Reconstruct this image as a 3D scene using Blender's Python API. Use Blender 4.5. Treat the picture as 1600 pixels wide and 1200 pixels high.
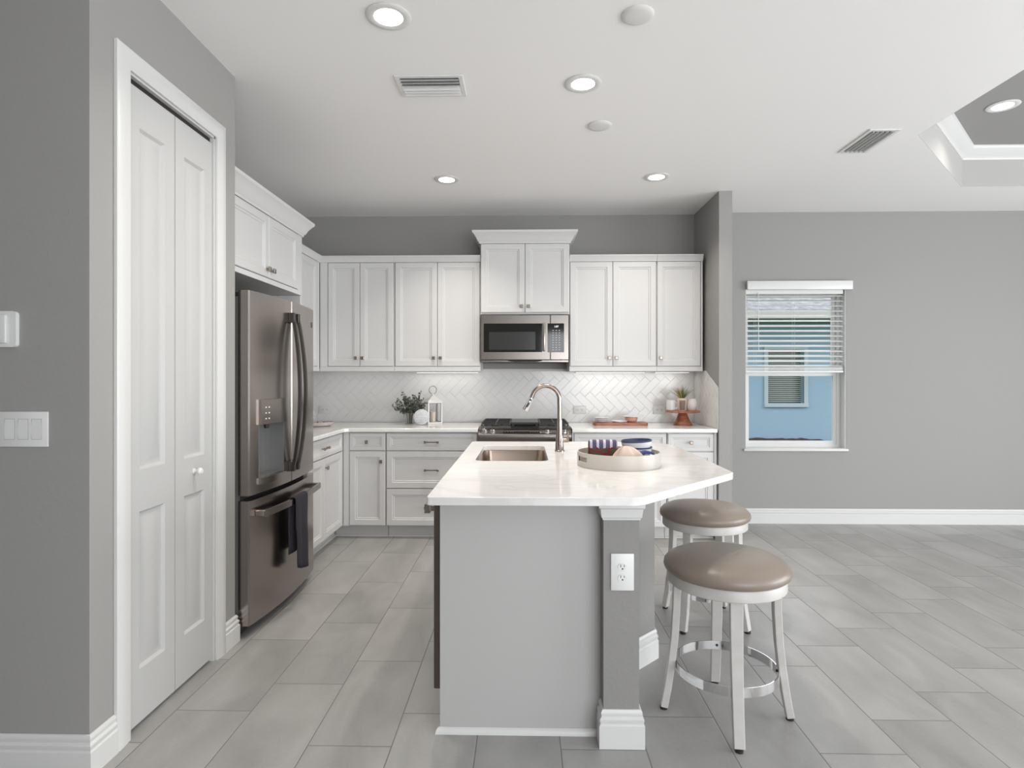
import bpy, bmesh, math, random
from mathutils import Vector, Matrix
PI = math.pi
for o in list(bpy.data.objects): bpy.data.objects.remove(o)
S = bpy.context.scene
C = S.collection
random.seed(7)

# ------------------------------------------------------------------ camera
FPX, CAMZ = 915.0, 1.33
CEIL = 2.84
cam = bpy.data.cameras.new('camera')
cam.sensor_width = 36.0
cam.lens = FPX / 1600.0 * 36.0
cam.shift_y = -10.0 / 1600.0
cam.clip_start = 0.05
co = bpy.data.objects.new('camera', cam)
co.location = (0, 0, CAMZ)
co.rotation_euler = (PI / 2, 0, math.atan(20.0 / FPX))
C.objects.link(co)
S.camera = co

# ------------------------------------------------------------------ view, world, daylight
vs = S.view_settings
vs.view_transform = 'Standard'
vs.look = 'None'
vs.gamma = 1
vs.use_curve_mapping = False
vs.exposure = 0.0
w = bpy.data.worlds.new('world'); S.world = w
w.use_nodes = True
bg = w.node_tree.nodes['Background']
bg.inputs[0].default_value = (0.88, 0.94, 1.0, 1)
bg.inputs[1].default_value = 2.4

def area(name, loc, rot, sx, sy, power, col, shape='RECTANGLE', portal=False, spread=PI):
    l = bpy.data.lights.new(name, 'AREA')
    l.shape = shape; l.size = sx
    if shape in ('RECTANGLE', 'ELLIPSE'): l.size_y = sy
    l.energy = power; l.color = col; l.spread = spread
    if portal: l.cycles.is_portal = True
    o = bpy.data.objects.new(name, l); o.location = loc; o.rotation_euler = rot
    C.objects.link(o); return o

RX, RY, LX = 6.4, -3.2, -4.2          # far right wall, rear wall, far left wall
# daylight that enters through the real openings (right slider, rear slider)
area('daylight_right_slider', (RX - 0.25, 1.3, 1.25), (0, PI / 2 + 0.08, 0), 2.2, 4.6, 200, (0.97, 0.985, 1.0))
area('daylight_rear_slider', (2.6, RY + 0.25, 1.25), (PI / 2 + 0.1, 0, 0), 4.4, 2.2, 130, (0.98, 0.99, 1.0))

# ------------------------------------------------------------------ helpers
def lin(c):
    c = c / 255.0
    return c / 12.92 if c <= 0.04045 else ((c + 0.055) / 1.055) ** 2.4
def rgb(r, g, b): return (lin(r), lin(g), lin(b), 1)

MATS = {}
def mat(name, col, rough=0.5, metal=0.0, bump=0.0, bscale=200, var=0.0, vscale=3, **kw):
    if name in MATS: return MATS[name]
    m = bpy.data.materials.new(name); m.use_nodes = True
    nt = m.node_tree; b = nt.nodes['Principled BSDF']
    b.inputs['Base Color'].default_value = col
    b.inputs['Roughness'].default_value = rough
    b.inputs['Metallic'].default_value = metal
    for k, v in kw.items(): b.inputs[k.replace('_', ' ')].default_value = v
    tc = nt.nodes.new('ShaderNodeTexCoord')
    if bump:
        n = nt.nodes.new('ShaderNodeTexNoise'); n.inputs['Scale'].default_value = bscale; n.inputs['Detail'].default_value = 3
        nt.links.new(tc.outputs['Object'], n.inputs['Vector'])
        bp = nt.nodes.new('ShaderNodeBump'); bp.inputs['Strength'].default_value = bump; bp.inputs['Distance'].default_value = 0.002
        nt.links.new(n.outputs['Fac'], bp.inputs['Height']); nt.links.new(bp.outputs['Normal'], b.inputs['Normal'])
    if var:
        n = nt.nodes.new('ShaderNodeTexNoise'); n.inputs['Scale'].default_value = vscale; n.inputs['Detail'].default_value = 4
        nt.links.new(tc.outputs['Object'], n.inputs['Vector'])
        r = nt.nodes.new('ShaderNodeValToRGB')
        r.color_ramp.elements[0].position = 0.3; r.color_ramp.elements[1].position = 0.7
        r.color_ramp.elements[0].color = tuple(c * (1 - var) for c in col[:3]) + (1,)
        r.color_ramp.elements[1].color = tuple(min(1, c * (1 + var)) for c in col[:3]) + (1,)
        nt.links.new(n.outputs['Fac'], r.inputs['Fac']); nt.links.new(r.outputs['Color'], b.inputs['Base Color'])
    MATS[name] = m
    return m

def emit(name, col, strength):
    m = mat(name, col, 0.6)
    b = m.node_tree.nodes['Principled BSDF']
    b.inputs['Emission Color'].default_value = col; b.inputs['Emission Strength'].default_value = strength
    return m

class NT:
    """tiny helper for node maths"""
    def __init__(s, m): s.nt = m.node_tree
    def n(s, t, **kw):
        x = s.nt.nodes.new(t)
        for k, v in kw.items(): setattr(x, k, v)
        return x
    def put(s, sock, v):
        if isinstance(v, (int, float, tuple)): sock.default_value = v
        else: s.nt.links.new(v, sock)
    def m(s, op, a, b=0.0, c=None):
        x = s.n('ShaderNodeMath', operation=op)
        s.put(x.inputs[0], a); s.put(x.inputs[1], b)
        if c is not None: s.put(x.inputs[2], c)
        return x.outputs[0]

WALL = mat('grey_wall_paint', (0.32, 0.314, 0.305, 1), 0.75, bump=0.25, bscale=60)
CEILM = mat('white_ceiling_paint', (0.90, 0.89, 0.885, 1), 0.85, bump=0.15, bscale=45)
TRIM = mat('white_trim_paint', (0.66, 0.66, 0.65, 1), 0.35)
CAB = mat('white_cabinet_paint', (0.63, 0.625, 0.62, 1), 0.38)
DOORW = mat('white_door_paint', (0.52, 0.52, 0.515, 1), 0.33)
TOE = mat('toe_kick_white', (0.58, 0.57, 0.56, 1), 0.5)
GAP = mat('dark_gap', (0.02, 0.02, 0.02, 1), 0.9)
STEEL = mat('brushed_stainless', (0.30, 0.27, 0.25, 1), 0.26, 1.0, var=0.06, vscale=2)
FRIDGEM = mat('fridge_stainless', (0.36, 0.325, 0.30, 1), 0.22, 1.0, var=0.05, vscale=1.5)
FSIDE = mat('fridge_case_grey', (0.16, 0.16, 0.15, 1), 0.45)
DARKST = mat('dark_stainless', (0.05, 0.045, 0.041, 1), 0.35, 0.6)
CHROME = mat('polished_chrome', (0.75, 0.75, 0.76, 1), 0.08, 1.0)
NICKEL = mat('brushed_nickel', (0.34, 0.285, 0.25, 1), 0.24, 1.0)
BLACKG = mat('black_glass', (0.012, 0.012, 0.012, 1), 0.06)
BLACKM = mat('black_iron', (0.03, 0.03, 0.032, 1), 0.5)
KNOBM = mat('pewter_knob', (0.30, 0.26, 0.23, 1), 0.3, 0.9)
PLASTIC = mat('white_plastic', (0.73, 0.73, 0.72, 1), 0.35)
SLOT = mat('dark_slot', (0.05, 0.05, 0.05, 1), 0.7)
GLASS = mat('clear_glass', (1, 1, 1, 1), 0.0, Transmission_Weight=1.0, IOR=1.05)
VGLASS = mat('vase_glass', (0.95, 0.96, 0.96, 1), 0.03, Transmission_Weight=1.0, IOR=1.3)
STOOLW = mat('whitewashed_wood', (0.52, 0.50, 0.48, 1), 0.4, var=0.05, vscale=20)
LEATHER = mat('taupe_leather', (0.25, 0.205, 0.17, 1), 0.30, bump=0.3, bscale=350)

def wood(name, c1, c2, rough=0.4, scale=(1.5, 14, 14)):
    m = mat(name, c1, rough); t = NT(m); b = m.node_tree.nodes['Principled BSDF']
    tc = t.n('ShaderNodeTexCoord'); mp = t.n('ShaderNodeMapping'); mp.inputs['Scale'].default_value = scale
    t.put(mp.inputs['Vector'], tc.outputs['Object'])
    n = t.n('ShaderNodeTexNoise'); n.inputs['Scale'].default_value = 4; n.inputs['Detail'].default_value = 5; n.inputs['Distortion'].default_value = 1.2
    t.put(n.inputs['Vector'], mp.outputs[0])
    r = t.n('ShaderNodeValToRGB'); r.color_ramp.elements[0].color = c1; r.color_ramp.elements[1].color = c2
    r.color_ramp.elements[0].position = 0.35; r.color_ramp.elements[1].position = 0.65
    t.put(r.inputs['Fac'], n.outputs['Fac']); t.put(b.inputs['Base Color'], r.outputs['Color'])
    return m
WOODR = wood('reddish_wood', (0.20, 0.055, 0.025, 1), (0.42, 0.16, 0.08, 1), 0.35)

def quartz():
    m = mat('white_quartz', (0.80, 0.79, 0.775, 1), 0.09); t = NT(m); b = m.node_tree.nodes['Principled BSDF']
    tc = t.n('ShaderNodeTexCoord')
    mp = t.n('ShaderNodeMapping'); mp.inputs['Rotation'].default_value = (0, 0, 0.5); mp.inputs['Scale'].default_value = (1, 2.2, 1)
    t.put(mp.inputs['Vector'], tc.outputs['Object'])
    n = t.n('ShaderNodeTexNoise'); n.inputs['Scale'].default_value = 1.6; n.inputs['Detail'].default_value = 6; n.inputs['Distortion'].default_value = 1.6
    t.put(n.inputs['Vector'], mp.outputs[0])
    d = t.m('ABSOLUTE', t.m('SUBTRACT', n.outputs['Fac'], 0.5))
    v = t.m('SUBTRACT', 1.0, t.m('MINIMUM', t.m('MULTIPLY', d, 22.0), 1.0))
    mix = t.n('ShaderNodeMix', data_type='RGBA')
    t.put(mix.inputs[0], t.m('MULTIPLY', v, 0.22))
    t.put(mix.inputs[6], (0.80, 0.79, 0.775, 1)); t.put(mix.inputs[7], (0.50, 0.49, 0.48, 1))
    t.put(b.inputs['Base Color'], mix.outputs[2])
    return m
QUARTZ = quartz()

def floor_tile():
    m = mat('grey_floor_tile', (0.3, 0.3, 0.3, 1), 0.3); t = NT(m); b = m.node_tree.nodes['Principled BSDF']
    geo = t.n('ShaderNodeNewGeometry'); sp = t.n('ShaderNodeSeparateXYZ'); t.put(sp.inputs[0], geo.outputs['Position'])
    u = t.m('DIVIDE', t.m('ADD', sp.outputs[0], 1.395), 0.3047)
    k = t.m('FLOOR', u)
    v = t.m('DIVIDE', t.m('SUBTRACT', t.m('SUBTRACT', sp.outputs[1], 0.42), t.m('MULTIPLY', k, 0.2095)), 0.631)
    kv = t.m('FLOOR', v)
    fu = t.m('FRACT', u); fv = t.m('FRACT', v)
    du = t.m('MULTIPLY', t.m('MINIMUM', fu, t.m('SUBTRACT', 1.0, fu)), 0.3047)
    dv = t.m('MULTIPLY', t.m('MINIMUM', fv, t.m('SUBTRACT', 1.0, fv)), 0.631)
    dmin = t.m('MINIMUM', du, dv)
    tile = t.m('GREATER_THAN', dmin, 0.0021)
    cmb = t.n('ShaderNodeCombineXYZ'); t.put(cmb.inputs[0], k); t.put(cmb.inputs[1], kv)
    wn = t.n('ShaderNodeTexWhiteNoise', noise_dimensions='3D'); t.put(wn.inputs['Vector'], cmb.outputs[0])
    # streaky stone look, shifted per tile
    off = t.n('ShaderNodeVectorMath', operation='MULTIPLY_ADD')
    t.put(off.inputs[0], wn.outputs['Color']); off.inputs[1].default_value = (20, 20, 20); t.put(off.inputs[2], geo.outputs['Position'])
    mp = t.n('ShaderNodeMapping'); mp.inputs['Scale'].default_value = (5, 2.0, 1); mp.inputs['Rotation'].default_value = (0, 0, 0.35)
    t.put(mp.inputs['Vector'], off.outputs[0])
    n1 = t.n('ShaderNodeTexNoise'); n1.inputs['Scale'].default_value = 1.0; n1.inputs['Detail'].default_value = 3; n1.inputs['Distortion'].default_value = 0.6
    t.put(n1.inputs['Vector'], mp.outputs[0])
    n2 = t.n('ShaderNodeTexNoise'); n2.inputs['Scale'].default_value = 60; n2.inputs['Detail'].default_value = 4
    t.put(n2.inputs['Vector'], geo.outputs['Position'])
    val = t.m('ADD', t.m('MULTIPLY', n1.outputs['Fac'], 0.8), t.m('ADD', t.m('MULTIPLY', n2.outputs['Fac'], 0.15), t.m('MULTIPLY', wn.outputs['Value'], 0.12)))
    r = t.n('ShaderNodeValToRGB'); r.color_ramp.elements[0].position = 0.28; r.color_ramp.elements[1].position = 0.80
    r.color_ramp.elements[0].color = (0.27, 0.265, 0.257, 1); r.color_ramp.elements[1].color = (0.44, 0.432, 0.422, 1)
    t.put(r.inputs['Fac'], val)
    mix = t.n('ShaderNodeMix', data_type='RGBA')
    t.put(mix.inputs[0], tile); t.put(mix.inputs[6], (0.20, 0.195, 0.19, 1)); t.put(mix.inputs[7], r.outputs['Color'])
    t.put(b.inputs['Base Color'], mix.outputs[2])
    t.put(b.inputs['Roughness'], t.m('ADD', 0.36, t.m('MULTIPLY', t.m('SUBTRACT', 1.0, tile), 0.4)))
    bp = t.n('ShaderNodeBump'); bp.inputs['Distance'].default_value = 0.0015; bp.inputs['Strength'].default_value = 0.6
    sm = t.m('MINIMUM', t.m('DIVIDE', dmin, 0.004), 1.0)
    t.put(bp.inputs['Height'], sm); t.put(b.inputs['Normal'], bp.outputs['Normal'])
    return m
FLOOR = floor_tile()

def smooth(me, ang=35):
    for p in me.polygons: p.use_smooth = True
    me.set_sharp_from_angle(angle=math.radians(ang))

class B:
    def __init__(s): s.bm = bmesh.new(); s.mi = 0
    def _f(s, vs_):
        try:
            f = s.bm.faces.new(vs_); f.material_index = s.mi; return f
        except ValueError: return None
    def box(s, x0, x1, y0, y1, z0, z1, bev=0.0, seg=1):
        if x0 > x1: x0, x1 = x1, x0
        if y0 > y1: y0, y1 = y1, y0
        if z0 > z1: z0, z1 = z1, z0
        v = [s.bm.verts.new(p) for p in ((x0,y0,z0),(x1,y0,z0),(x1,y1,z0),(x0,y1,z0),(x0,y0,z1),(x1,y0,z1),(x1,y1,z1),(x0,y1,z1))]
        fs = [s._f([v[i] for i in q]) for q in ((3,2,1,0),(4,5,6,7),(0,1,5,4),(1,2,6,5),(2,3,7,6),(3,0,4,7))]
        if bev > 0:
            es = list({e for f in fs for e in f.edges})
            bmesh.ops.bevel(s.bm, geom=es, offset=bev, segments=seg, affect='EDGES', profile=0.5)
        return s
    def lathe(s, prof, c=(0,0,0), seg=32, axis='z', M=None):
        rings = []
        for r, z in prof:
            if r < 1e-5: pts = [(0, 0, z)]
            else: pts = [(r*math.cos(2*PI*i/seg), r*math.sin(2*PI*i/seg), z) for i in range(seg)]
            ring = []
            for p in pts:
                p = Vector(p)
                if axis == 'y': p = Vector((p.x, -p.z, p.y))     # profile z points to -Y
                if axis == 'x': p = Vector((p.z, p.x, p.y))
                if M is not None: p = M @ p
                ring.append(s.bm.verts.new(p + Vector(c)))
            rings.append(ring)
        for a, b in zip(rings, rings[1:]):
            if len(a) == 1 and len(b) == 1: continue
            for i in range(seg):
                j = (i+1) % seg
                if len(a) == 1: s._f([a[0], b[j], b[i]][::-1])
                elif len(b) == 1: s._f([a[i], a[j], b[0]])
                else: s._f([a[i], a[j], b[j], b[i]])
        return s
    def tube(s, pts, r, seg=10, cap=True, flat=None):
        pts = [Vector(p) for p in pts]; n = len(pts)
        rs = r if isinstance(r, (list, tuple)) else [r]*n
        t0 = (pts[1]-pts[0]).normalized()
        up = Vector((0,0,1)) if abs(t0.z) < 0.9 else Vector((1,0,0))
        u = t0.cross(up).normalized(); rings = []
        for i in range(n):
            t = (pts[min(i+1,n-1)]-pts[max(i-1,0)]).normalized()
            u = (u - t*u.dot(t)).normalized(); v = t.cross(u)
            k = flat if flat else 1.0
            rings.append([s.bm.verts.new(pts[i]+(u*math.cos(2*PI*j/seg)+v*math.sin(2*PI*j/seg)*k)*rs[i]) for j in range(seg)])
        for a, b in zip(rings, rings[1:]):
            for j in range(seg): s._f([a[j], a[(j+1)%seg], b[(j+1)%seg], b[j]])
        if cap: s._f(rings[0][::-1]); s._f(rings[-1])
        return s
    def bar(s, pts, wx, wy, side=None):
        """rectangular section swept along pts; side = vector of the wx direction"""
        pts = [Vector(p) for p in pts]; n = len(pts); rings = []
        side = Vector(side) if side is not None else Vector((1,0,0))
        ws = wx if isinstance(wx, (list, tuple)) else [wx]*n
        hs = wy if isinstance(wy, (list, tuple)) else [wy]*n
        for i in range(n):
            t = (pts[min(i+1,n-1)]-pts[max(i-1,0)]).normalized()
            a = (side - t*side.dot(t)).normalized(); b = t.cross(a)
            rings.append([s.bm.verts.new(pts[i]+a*ws[i]/2*p+b*hs[i]/2*q) for p, q in ((-1,-1),(1,-1),(1,1),(-1,1))])
        for a, b in zip(rings, rings[1:]):
            for j in range(4): s._f([a[j], a[(j+1)%4], b[(j+1)%4], b[j]])
        s._f(rings[0][::-1]); s._f(rings[-1])
        return s
    def ring(s, x0, x1, z0, z1, wd, y0, y1):
        return s.prism([(x0,z0),(x1,z0),(x1,z1),(x0,z1)], y0, y1, holes=[[(x0+wd,z0+wd),(x1-wd,z0+wd),(x1-wd,z1-wd),(x0+wd,z1-wd)]], plane='xz')
    def prism(s, outer, z0, z1, holes=(), plane='xy', bev=0):
        def P(p, z):
            return (p[0], p[1], z) if plane == 'xy' else ((p[0], z, p[1]) if plane == 'xz' else (z, p[0], p[1]))
        es = []
        for loop in [outer]+list(holes):
            vs_ = [s.bm.verts.new(P(p, z0)) for p in loop]
            es += [s.bm.edges.new((vs_[i], vs_[(i+1)%len(vs_)])) for i in range(len(vs_))]
        r = bmesh.ops.triangle_fill(s.bm, use_beauty=True, use_dissolve=False, edges=es)
        fs = [g for g in r['geom'] if isinstance(g, bmesh.types.BMFace)]
        for f in fs: f.material_index = s.mi
        ex = bmesh.ops.extrude_face_region(s.bm, geom=fs)
        d = z1-z0
        dv = Vector((0,0,d)) if plane == 'xy' else (Vector((0,d,0)) if plane == 'xz' else Vector((d,0,0)))
        bmesh.ops.translate(s.bm, vec=dv, verts=[g for g in ex['geom'] if isinstance(g, bmesh.types.BMVert)])
        for g in ex['geom']:
            if isinstance(g, bmesh.types.BMFace): g.material_index = s.mi
        bmesh.ops.recalc_face_normals(s.bm, faces=s.bm.faces[:])
        return s
    def sweep(s, path, prof, z=0.0, closed=False, M=None):
        """prof = [(out, up)]; out is to the RIGHT of the path direction; mitred corners"""
        n = len(path); P = [Vector(p) for p in path]; rings = []
        for i in range(n):
            def nrm(a, b):
                d = (b-a).normalized(); return Vector((d.y, -d.x))
            if closed: a = nrm(P[i-1], P[i]); b = nrm(P[i], P[(i+1)%n])
            else:
                a = nrm(P[i-1], P[i]) if i > 0 else nrm(P[0], P[1])
                b = nrm(P[i], P[i+1]) if i < n-1 else a
            m = (a+b); m = m/(m.dot(a)) if m.length > 1e-6 else a
            ring = []
            for o_, u_ in prof:
                q = P[i]+m*o_; v = Vector((q.x, q.y, z+u_))
                if M is not None: v = M @ v
                ring.append(s.bm.verts.new(v))
            rings.append(ring)
        k = len(prof)
        for i in range(n if closed else n-1):
            a, b = rings[i], rings[(i+1)%n]
            for j in range(k): s._f([a[j], a[(j+1)%k], b[(j+1)%k], b[j]])
        if not closed: s._f(rings[0][::-1]); s._f(rings[-1])
        bmesh.ops.recalc_face_normals(s.bm, faces=s.bm.faces[:])
        return s
    def rectloops(s, x0, x1, z0, z1, yf, loops, close=True):
        prev = None
        for ins, d in loops:
            ring = [s.bm.verts.new((x, yf+d, z)) for x, z in ((x0+ins,z0+ins),(x1-ins,z0+ins),(x1-ins,z1-ins),(x0+ins,z1-ins))]
            if prev:
                for i in range(4): s._f([prev[i], prev[(i+1)%4], ring[(i+1)%4], ring[i]])
            prev = ring
        if close: s._f(prev)
    def front(s, x0, x1, z0, z1, yf=0.0, t=0.02, loops=None):
        """framed cabinet front facing -Y"""
        L = loops or [(0,0.003),(0.003,0),(0.046,0),(0.050,0.006),(0.060,0.006),(0.064,0.011)]
        if min(x1-x0, z1-z0) < 0.17 and not loops: L = [(0,0.003),(0.003,0),(0.030,0),(0.034,0.006),(0.042,0.006),(0.046,0.010)]
        s.rectloops(x0, x1, z0, z1, yf, [(0, t)]+list(L))
        v = [s.bm.verts.new((x, yf+t, z)) for x, z in ((x0,z0),(x0,z1),(x1,z1),(x1,z0))]; s._f(v)
        return s
    def build(s, name, m, parent=None, merge=True, ang=35, loc=None):
        if merge: bmesh.ops.remove_doubles(s.bm, verts=s.bm.verts[:], dist=1e-5)
        me = bpy.data.meshes.new(name)
        s.bm.to_mesh(me); s.bm.free()
        for mm in (m if isinstance(m, (list, tuple)) else [m]): me.materials.append(mm)
        smooth(me, ang)
        o = bpy.data.objects.new(name, me); C.objects.link(o)
        if parent is not None: o.parent = parent
        if loc: o.location = loc
        return o

def thing(name, label, cat, loc=(0,0,0), rz=0, group=None):
    o = bpy.data.objects.new(name, None); C.objects.link(o)
    o.empty_display_size = 0.05
    o.location = loc; o.rotation_euler = (0,0,rz)
    o['label'] = label; o['category'] = cat
    if group: o['group'] = group
    return o
def tag(o, label, cat, group=None):
    o['label'] = label; o['category'] = cat
    if group: o['group'] = group
    return o
def struct(o): o['kind'] = 'structure'; return o
def dup(root, loc, rz, label, group=None):
    r = root.copy(); C.objects.link(r); r.location = loc; r.rotation_euler = (0,0,rz); r['label'] = label
    if group: r['group'] = group
    for ch in list(root.children):
        c = ch.copy(); C.objects.link(c); c.parent = r
        for g in list(ch.children):
            d = g.copy(); C.objects.link(d); d.parent = c
    return r
def text_mesh(txt, size, depth, name, m, parent, loc, rot):
    cu = bpy.data.curves.new(name, 'FONT'); cu.body = txt; cu.size = size; cu.extrude = depth
    cu.align_x = 'CENTER'; cu.align_y = 'CENTER'
    t = bpy.data.objects.new('tmp', cu); C.objects.link(t)
    me = bpy.data.meshes.new_from_object(t.evaluated_get(bpy.context.evaluated_depsgraph_get()))
    bpy.data.objects.remove(t); me.name = name; me.materials.clear(); me.materials.append(m)
    o = bpy.data.objects.new(name, me); C.objects.link(o); o.parent = parent; o.location = loc; o.rotation_euler = rot
    return o
def rrect(x0, x1, y0, y1, r, n=6):
    out = []
    for cx, cy, a0 in ((x1-r,y1-r,0),(x0+r,y1-r,PI/2),(x0+r,y0+r,PI),(x1-r,y0+r,3*PI/2)):
        for i in range(n+1):
            a = a0+PI/2*i/n; out.append((cx+r*math.cos(a), cy+r*math.sin(a)))
    return out

# ------------------------------------------------------------------ room shell
KY, RWY = 5.46, 5.40        # kitchen back wall, living-room back wall
PX, PY0, PY1 = -1.458, 1.93, 2.915    # pantry wall plane and its ends
KLX = -2.13                 # kitchen left wall
WX0, WX1, WY0 = 1.57, 1.675, 4.77     # wing wall right of the kitchen
struct(B().box(LX-0.1, RX+0.1, RY-0.1, 5.7, -0.1, 0.0).build('floor', FLOOR))

# ceiling with the chamfered tray recess
tray = [(2.446, 0.6), (2.446, 3.70), (3.455, 4.713), (5.4, 4.713), (6.0, 4.1), (6.0, 0.6)]
b = B(); b.prism([(LX-0.1,RY-0.1),(RX+0.1,RY-0.1),(RX+0.1,5.7),(LX-0.1,5.7)], CEIL, CEIL+0.02, holes=[tray])
ring_in = tray
b.sweep(tray, [(0,0.0202),(0,0.32),(-0.02,0.32),(-0.02,0.0202)], z=CEIL, closed=True)
struct(b.build('ceiling', CEILM))
struct(B().sweep(tray, [(0.0005,0.0005),(0.002,0.0005),(0.002,0.212),(0.0005,0.212)], z=CEIL, closed=True).build('trim_2', mat('tray_side_shade', (0.46,0.455,0.445,1), 0.8)))  # thin liner added over the white tray sides, their shade put into its grey
struct(B().prism([(2.3,0.5),(6.2,0.5),(6.2,4.9),(2.3,4.9)], 3.14, 3.17).build('ceiling_tray', WALL))
# crown inside the tray
struct(B().sweep(tray, [(0,0.21),(0.012,0.21),(0.02,0.225),(0.035,0.235),(0.075,0.275),(0.085,0.29),(0.085,0.30),(0,0.30)], z=CEIL, closed=True).build('trim_1', TRIM))

T = 0.11
struct(B().box(KLX-T, WX1, KY, KY+T, 0, CEIL).build('wall_back', WALL))
struct(B().box(KLX-T, KLX, PY1-T, KY, 0, CEIL).build('wall_left', WALL))
struct(B().box(KLX-T, PX, PY1-T, PY1, 0, CEIL).build('wall_alcove', WALL))
struct(B().box(WX0, WX1, WY0, KY, 0, CEIL).build('wall_wing', WALL))
# living-room back wall with the window hole
wh = (2.018, 2.92, 0.68, 2.14)
struct(B().prism([(WX1,0),(RX+T,0),(RX+T,CEIL),(WX1,CEIL)], RWY, RWY+0.16,
       holes=[[(wh[0],wh[2]),(wh[1],wh[2]),(wh[1],wh[3]),(wh[0],wh[3])]], plane='xz').build('wall_right_room', WALL))
# pantry wall with door hole, and the switch wall facing the camera
DY0, DY1, DZ = 2.12, 2.725, 2.46
struct(B().prism([(PY0,0),(DY0,0),(DY0,DZ),(DY1,DZ),(DY1,0),(PY1-T,0),(PY1-T,CEIL),(PY0,CEIL)], PX-T, PX, plane='yz').build('wall_pantry', WALL))
struct(B().box(LX, PX-T, PY0, PY0+T, 0, CEIL).build('wall_near', WALL))
# unseen shell: left, rear and right walls of the open-plan room, with sliders
struct(B().box(LX-T, LX, RY, PY0+T, 0, CEIL).build('wall_far_left', WALL))
struct(B().prism([(LX,0),(0.4,0),(0.4,2.4),(4.8,2.4),(4.8,0),(RX+T,0),(RX+T,CEIL),(LX,CEIL)], RY-T, RY, plane='xz').build('wall_rear', WALL))
struct(B().prism([(RY,0),(-1.1,0),(-1.1,2.4),(3.7,2.4),(3.7,0),(RWY,0),(RWY,CEIL),(RY,CEIL)], RX, RX+T, plane='yz').build('wall_far_right', WALL))
b = B()
for y in (-1.1, 0.1, 1.3, 2.5, 3.65): b.box(RX+0.03, RX+0.08, y, y+0.05, 0, 2.4)
b.box(RX+0.03, RX+0.08, -1.1, 3.7, 2.35, 2.4); b.box(RX+0.03, RX+0.08, -1.1, 3.7, 0, 0.06)
struct(b.build('window_2', TRIM))
b = B()
for x in (0.4, 1.83, 3.30, 4.75): b.box(x, x+0.05, RY-0.08, RY-0.03, 0, 2.4)
b.box(0.4, 4.8, RY-0.08, RY-0.03, 2.35, 2.4); b.box(0.4, 4.8, RY-0.08, RY-0.03, 0, 0.06)
struct(b.build('window_3', TRIM))

# baseboards
BB = [(0,0),(0.017,0),(0.017,0.082),(0.012,0.087),(0.012,0.092),(0.015,0.097),(0.015,0.104),(0.008,0.111),(0.008,0.117),(0.010,0.121),(0.009,0.128),(0.004,0.135),(0,0.136)]
def bboard(name, path): struct(B().sweep(path, BB).build(name, TRIM))
bboard('baseboard_back', [(WX1+0.002, WY0),(WX1+0.002, RWY-0.001),(RX, RWY-0.001)])
bboard('baseboard_near', [(LX, PY0-0.001),(PX+0.001, PY0-0.001),(PX+0.001, DY0-0.075)])
bboard('baseboard_pantry', [(PX+0.001, DY1+0.075),(PX+0.001, PY1+0.001),(PX-0.1, PY1+0.001)])
bboard('baseboard_far_right', [(RX-0.001, RWY-0.02),(RX-0.001, 3.7)])

# herringbone backsplash
def clip(poly, inside, inter):
    out = []
    for i in range(len(poly)):
        a, c = poly[i-1], poly[i]
        ia, ic = inside(a), inside(c)
        if ic:
            if not ia: out.append(inter(a, c))
            out.append(c)
        elif ia: out.append(inter(a, c))
    return out
def clip_half(poly, nx, ny, d):     # keep nx*x+ny*y <= d
    f = lambda p: nx*p[0]+ny*p[1]-d
    def inter(a, c):
        t = f(a)/(f(a)-f(c)); return (a[0]+(c[0]-a[0])*t, a[1]+(c[1]-a[1])*t)
    return clip(poly, lambda p: f(p) <= 1e-9, inter) if len(poly) > 2 else []
def herring(bm_, region, mapf, halfs):
    x0, x1, z0, z1 = region; W, L, g = 0.066, 0.198, 0.0008
    cx, cz = (x0+x1)/2, (z0+z1)/2; R = math.hypot(x1-x0, z1-z0)/2+L*2
    ca = math.cos(PI/4)
    N = int(R/W)+3
    for i in range(-N*2, N*2+1):
        for j in range(-int(R/L)-3, int(R/L)+4):
            ox, oy = -W*i+L*j, W*i+L*j
            if math.hypot(ox, oy) > R+L: continue
            for (a0, a1, b0, b1) in ((ox+g, ox+L-g, oy+g, oy+W-g), (ox+L+g, ox+L+W-g, oy+g, oy+L-g)):
                q = [((x-y)*ca+cx, (x+y)*ca+cz) for x, y in ((a0,b0),(a1,b0),(a1,b1),(a0,b1))]
                for nx, ny, d in ((-1,0,-x0),(1,0,x1),(0,-1,-z0),(0,1,z1))+tuple(halfs):
                    q = clip_half(q, nx, ny, d)
                if len(q) < 3: continue
                ar = 0.5*abs(sum(q[k-1][0]*q[k][1]-q[k][0]*q[k-1][1] for k in range(len(q))))
                if ar < 2e-5: continue
                mx = sum(p[0] for p in q)/len(q); mz = sum(p[1] for p in q)/len(q)
                tl = random.uniform(-0.00025, 0.00025); t2 = random.uniform(-0.00025, 0.00025)
                top = [bm_.bm.verts.new(mapf(p[0]+(mx-p[0])*0.02, p[1]+(mz-p[1])*0.02, 0.0035+tl*(p[0]-mx)/0.05+t2*(p[1]-mz)/0.05)) for p in q]
                bot = [bm_.bm.verts.new(mapf(p[0], p[1], 0.001)) for p in q]
                bm_._f(top)
                for k in range(len(q)): bm_._f([bot[k-1], bot[k], top[k], top[k-1]])
GLAZE = mat('white_glazed_tile', (0.80, 0.795, 0.785, 1), 0.14)
GROUT = mat('pale_grout', (0.74, 0.73, 0.715, 1), 0.8)
b = B(); b.mi = 0
herring(b, (KLX, WX0-0.007, 0.915, 1.39), lambda x, z, d: (x, KY-0.002-d, z), ())
herring(b, (WY0+0.01, KY-0.008, 0.915, 1.39), lambda y, z, d: (WX0-0.001-d, y, z), ((-0.386, 0.923, -0.386*4.78+0.923*1.25),))
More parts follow.
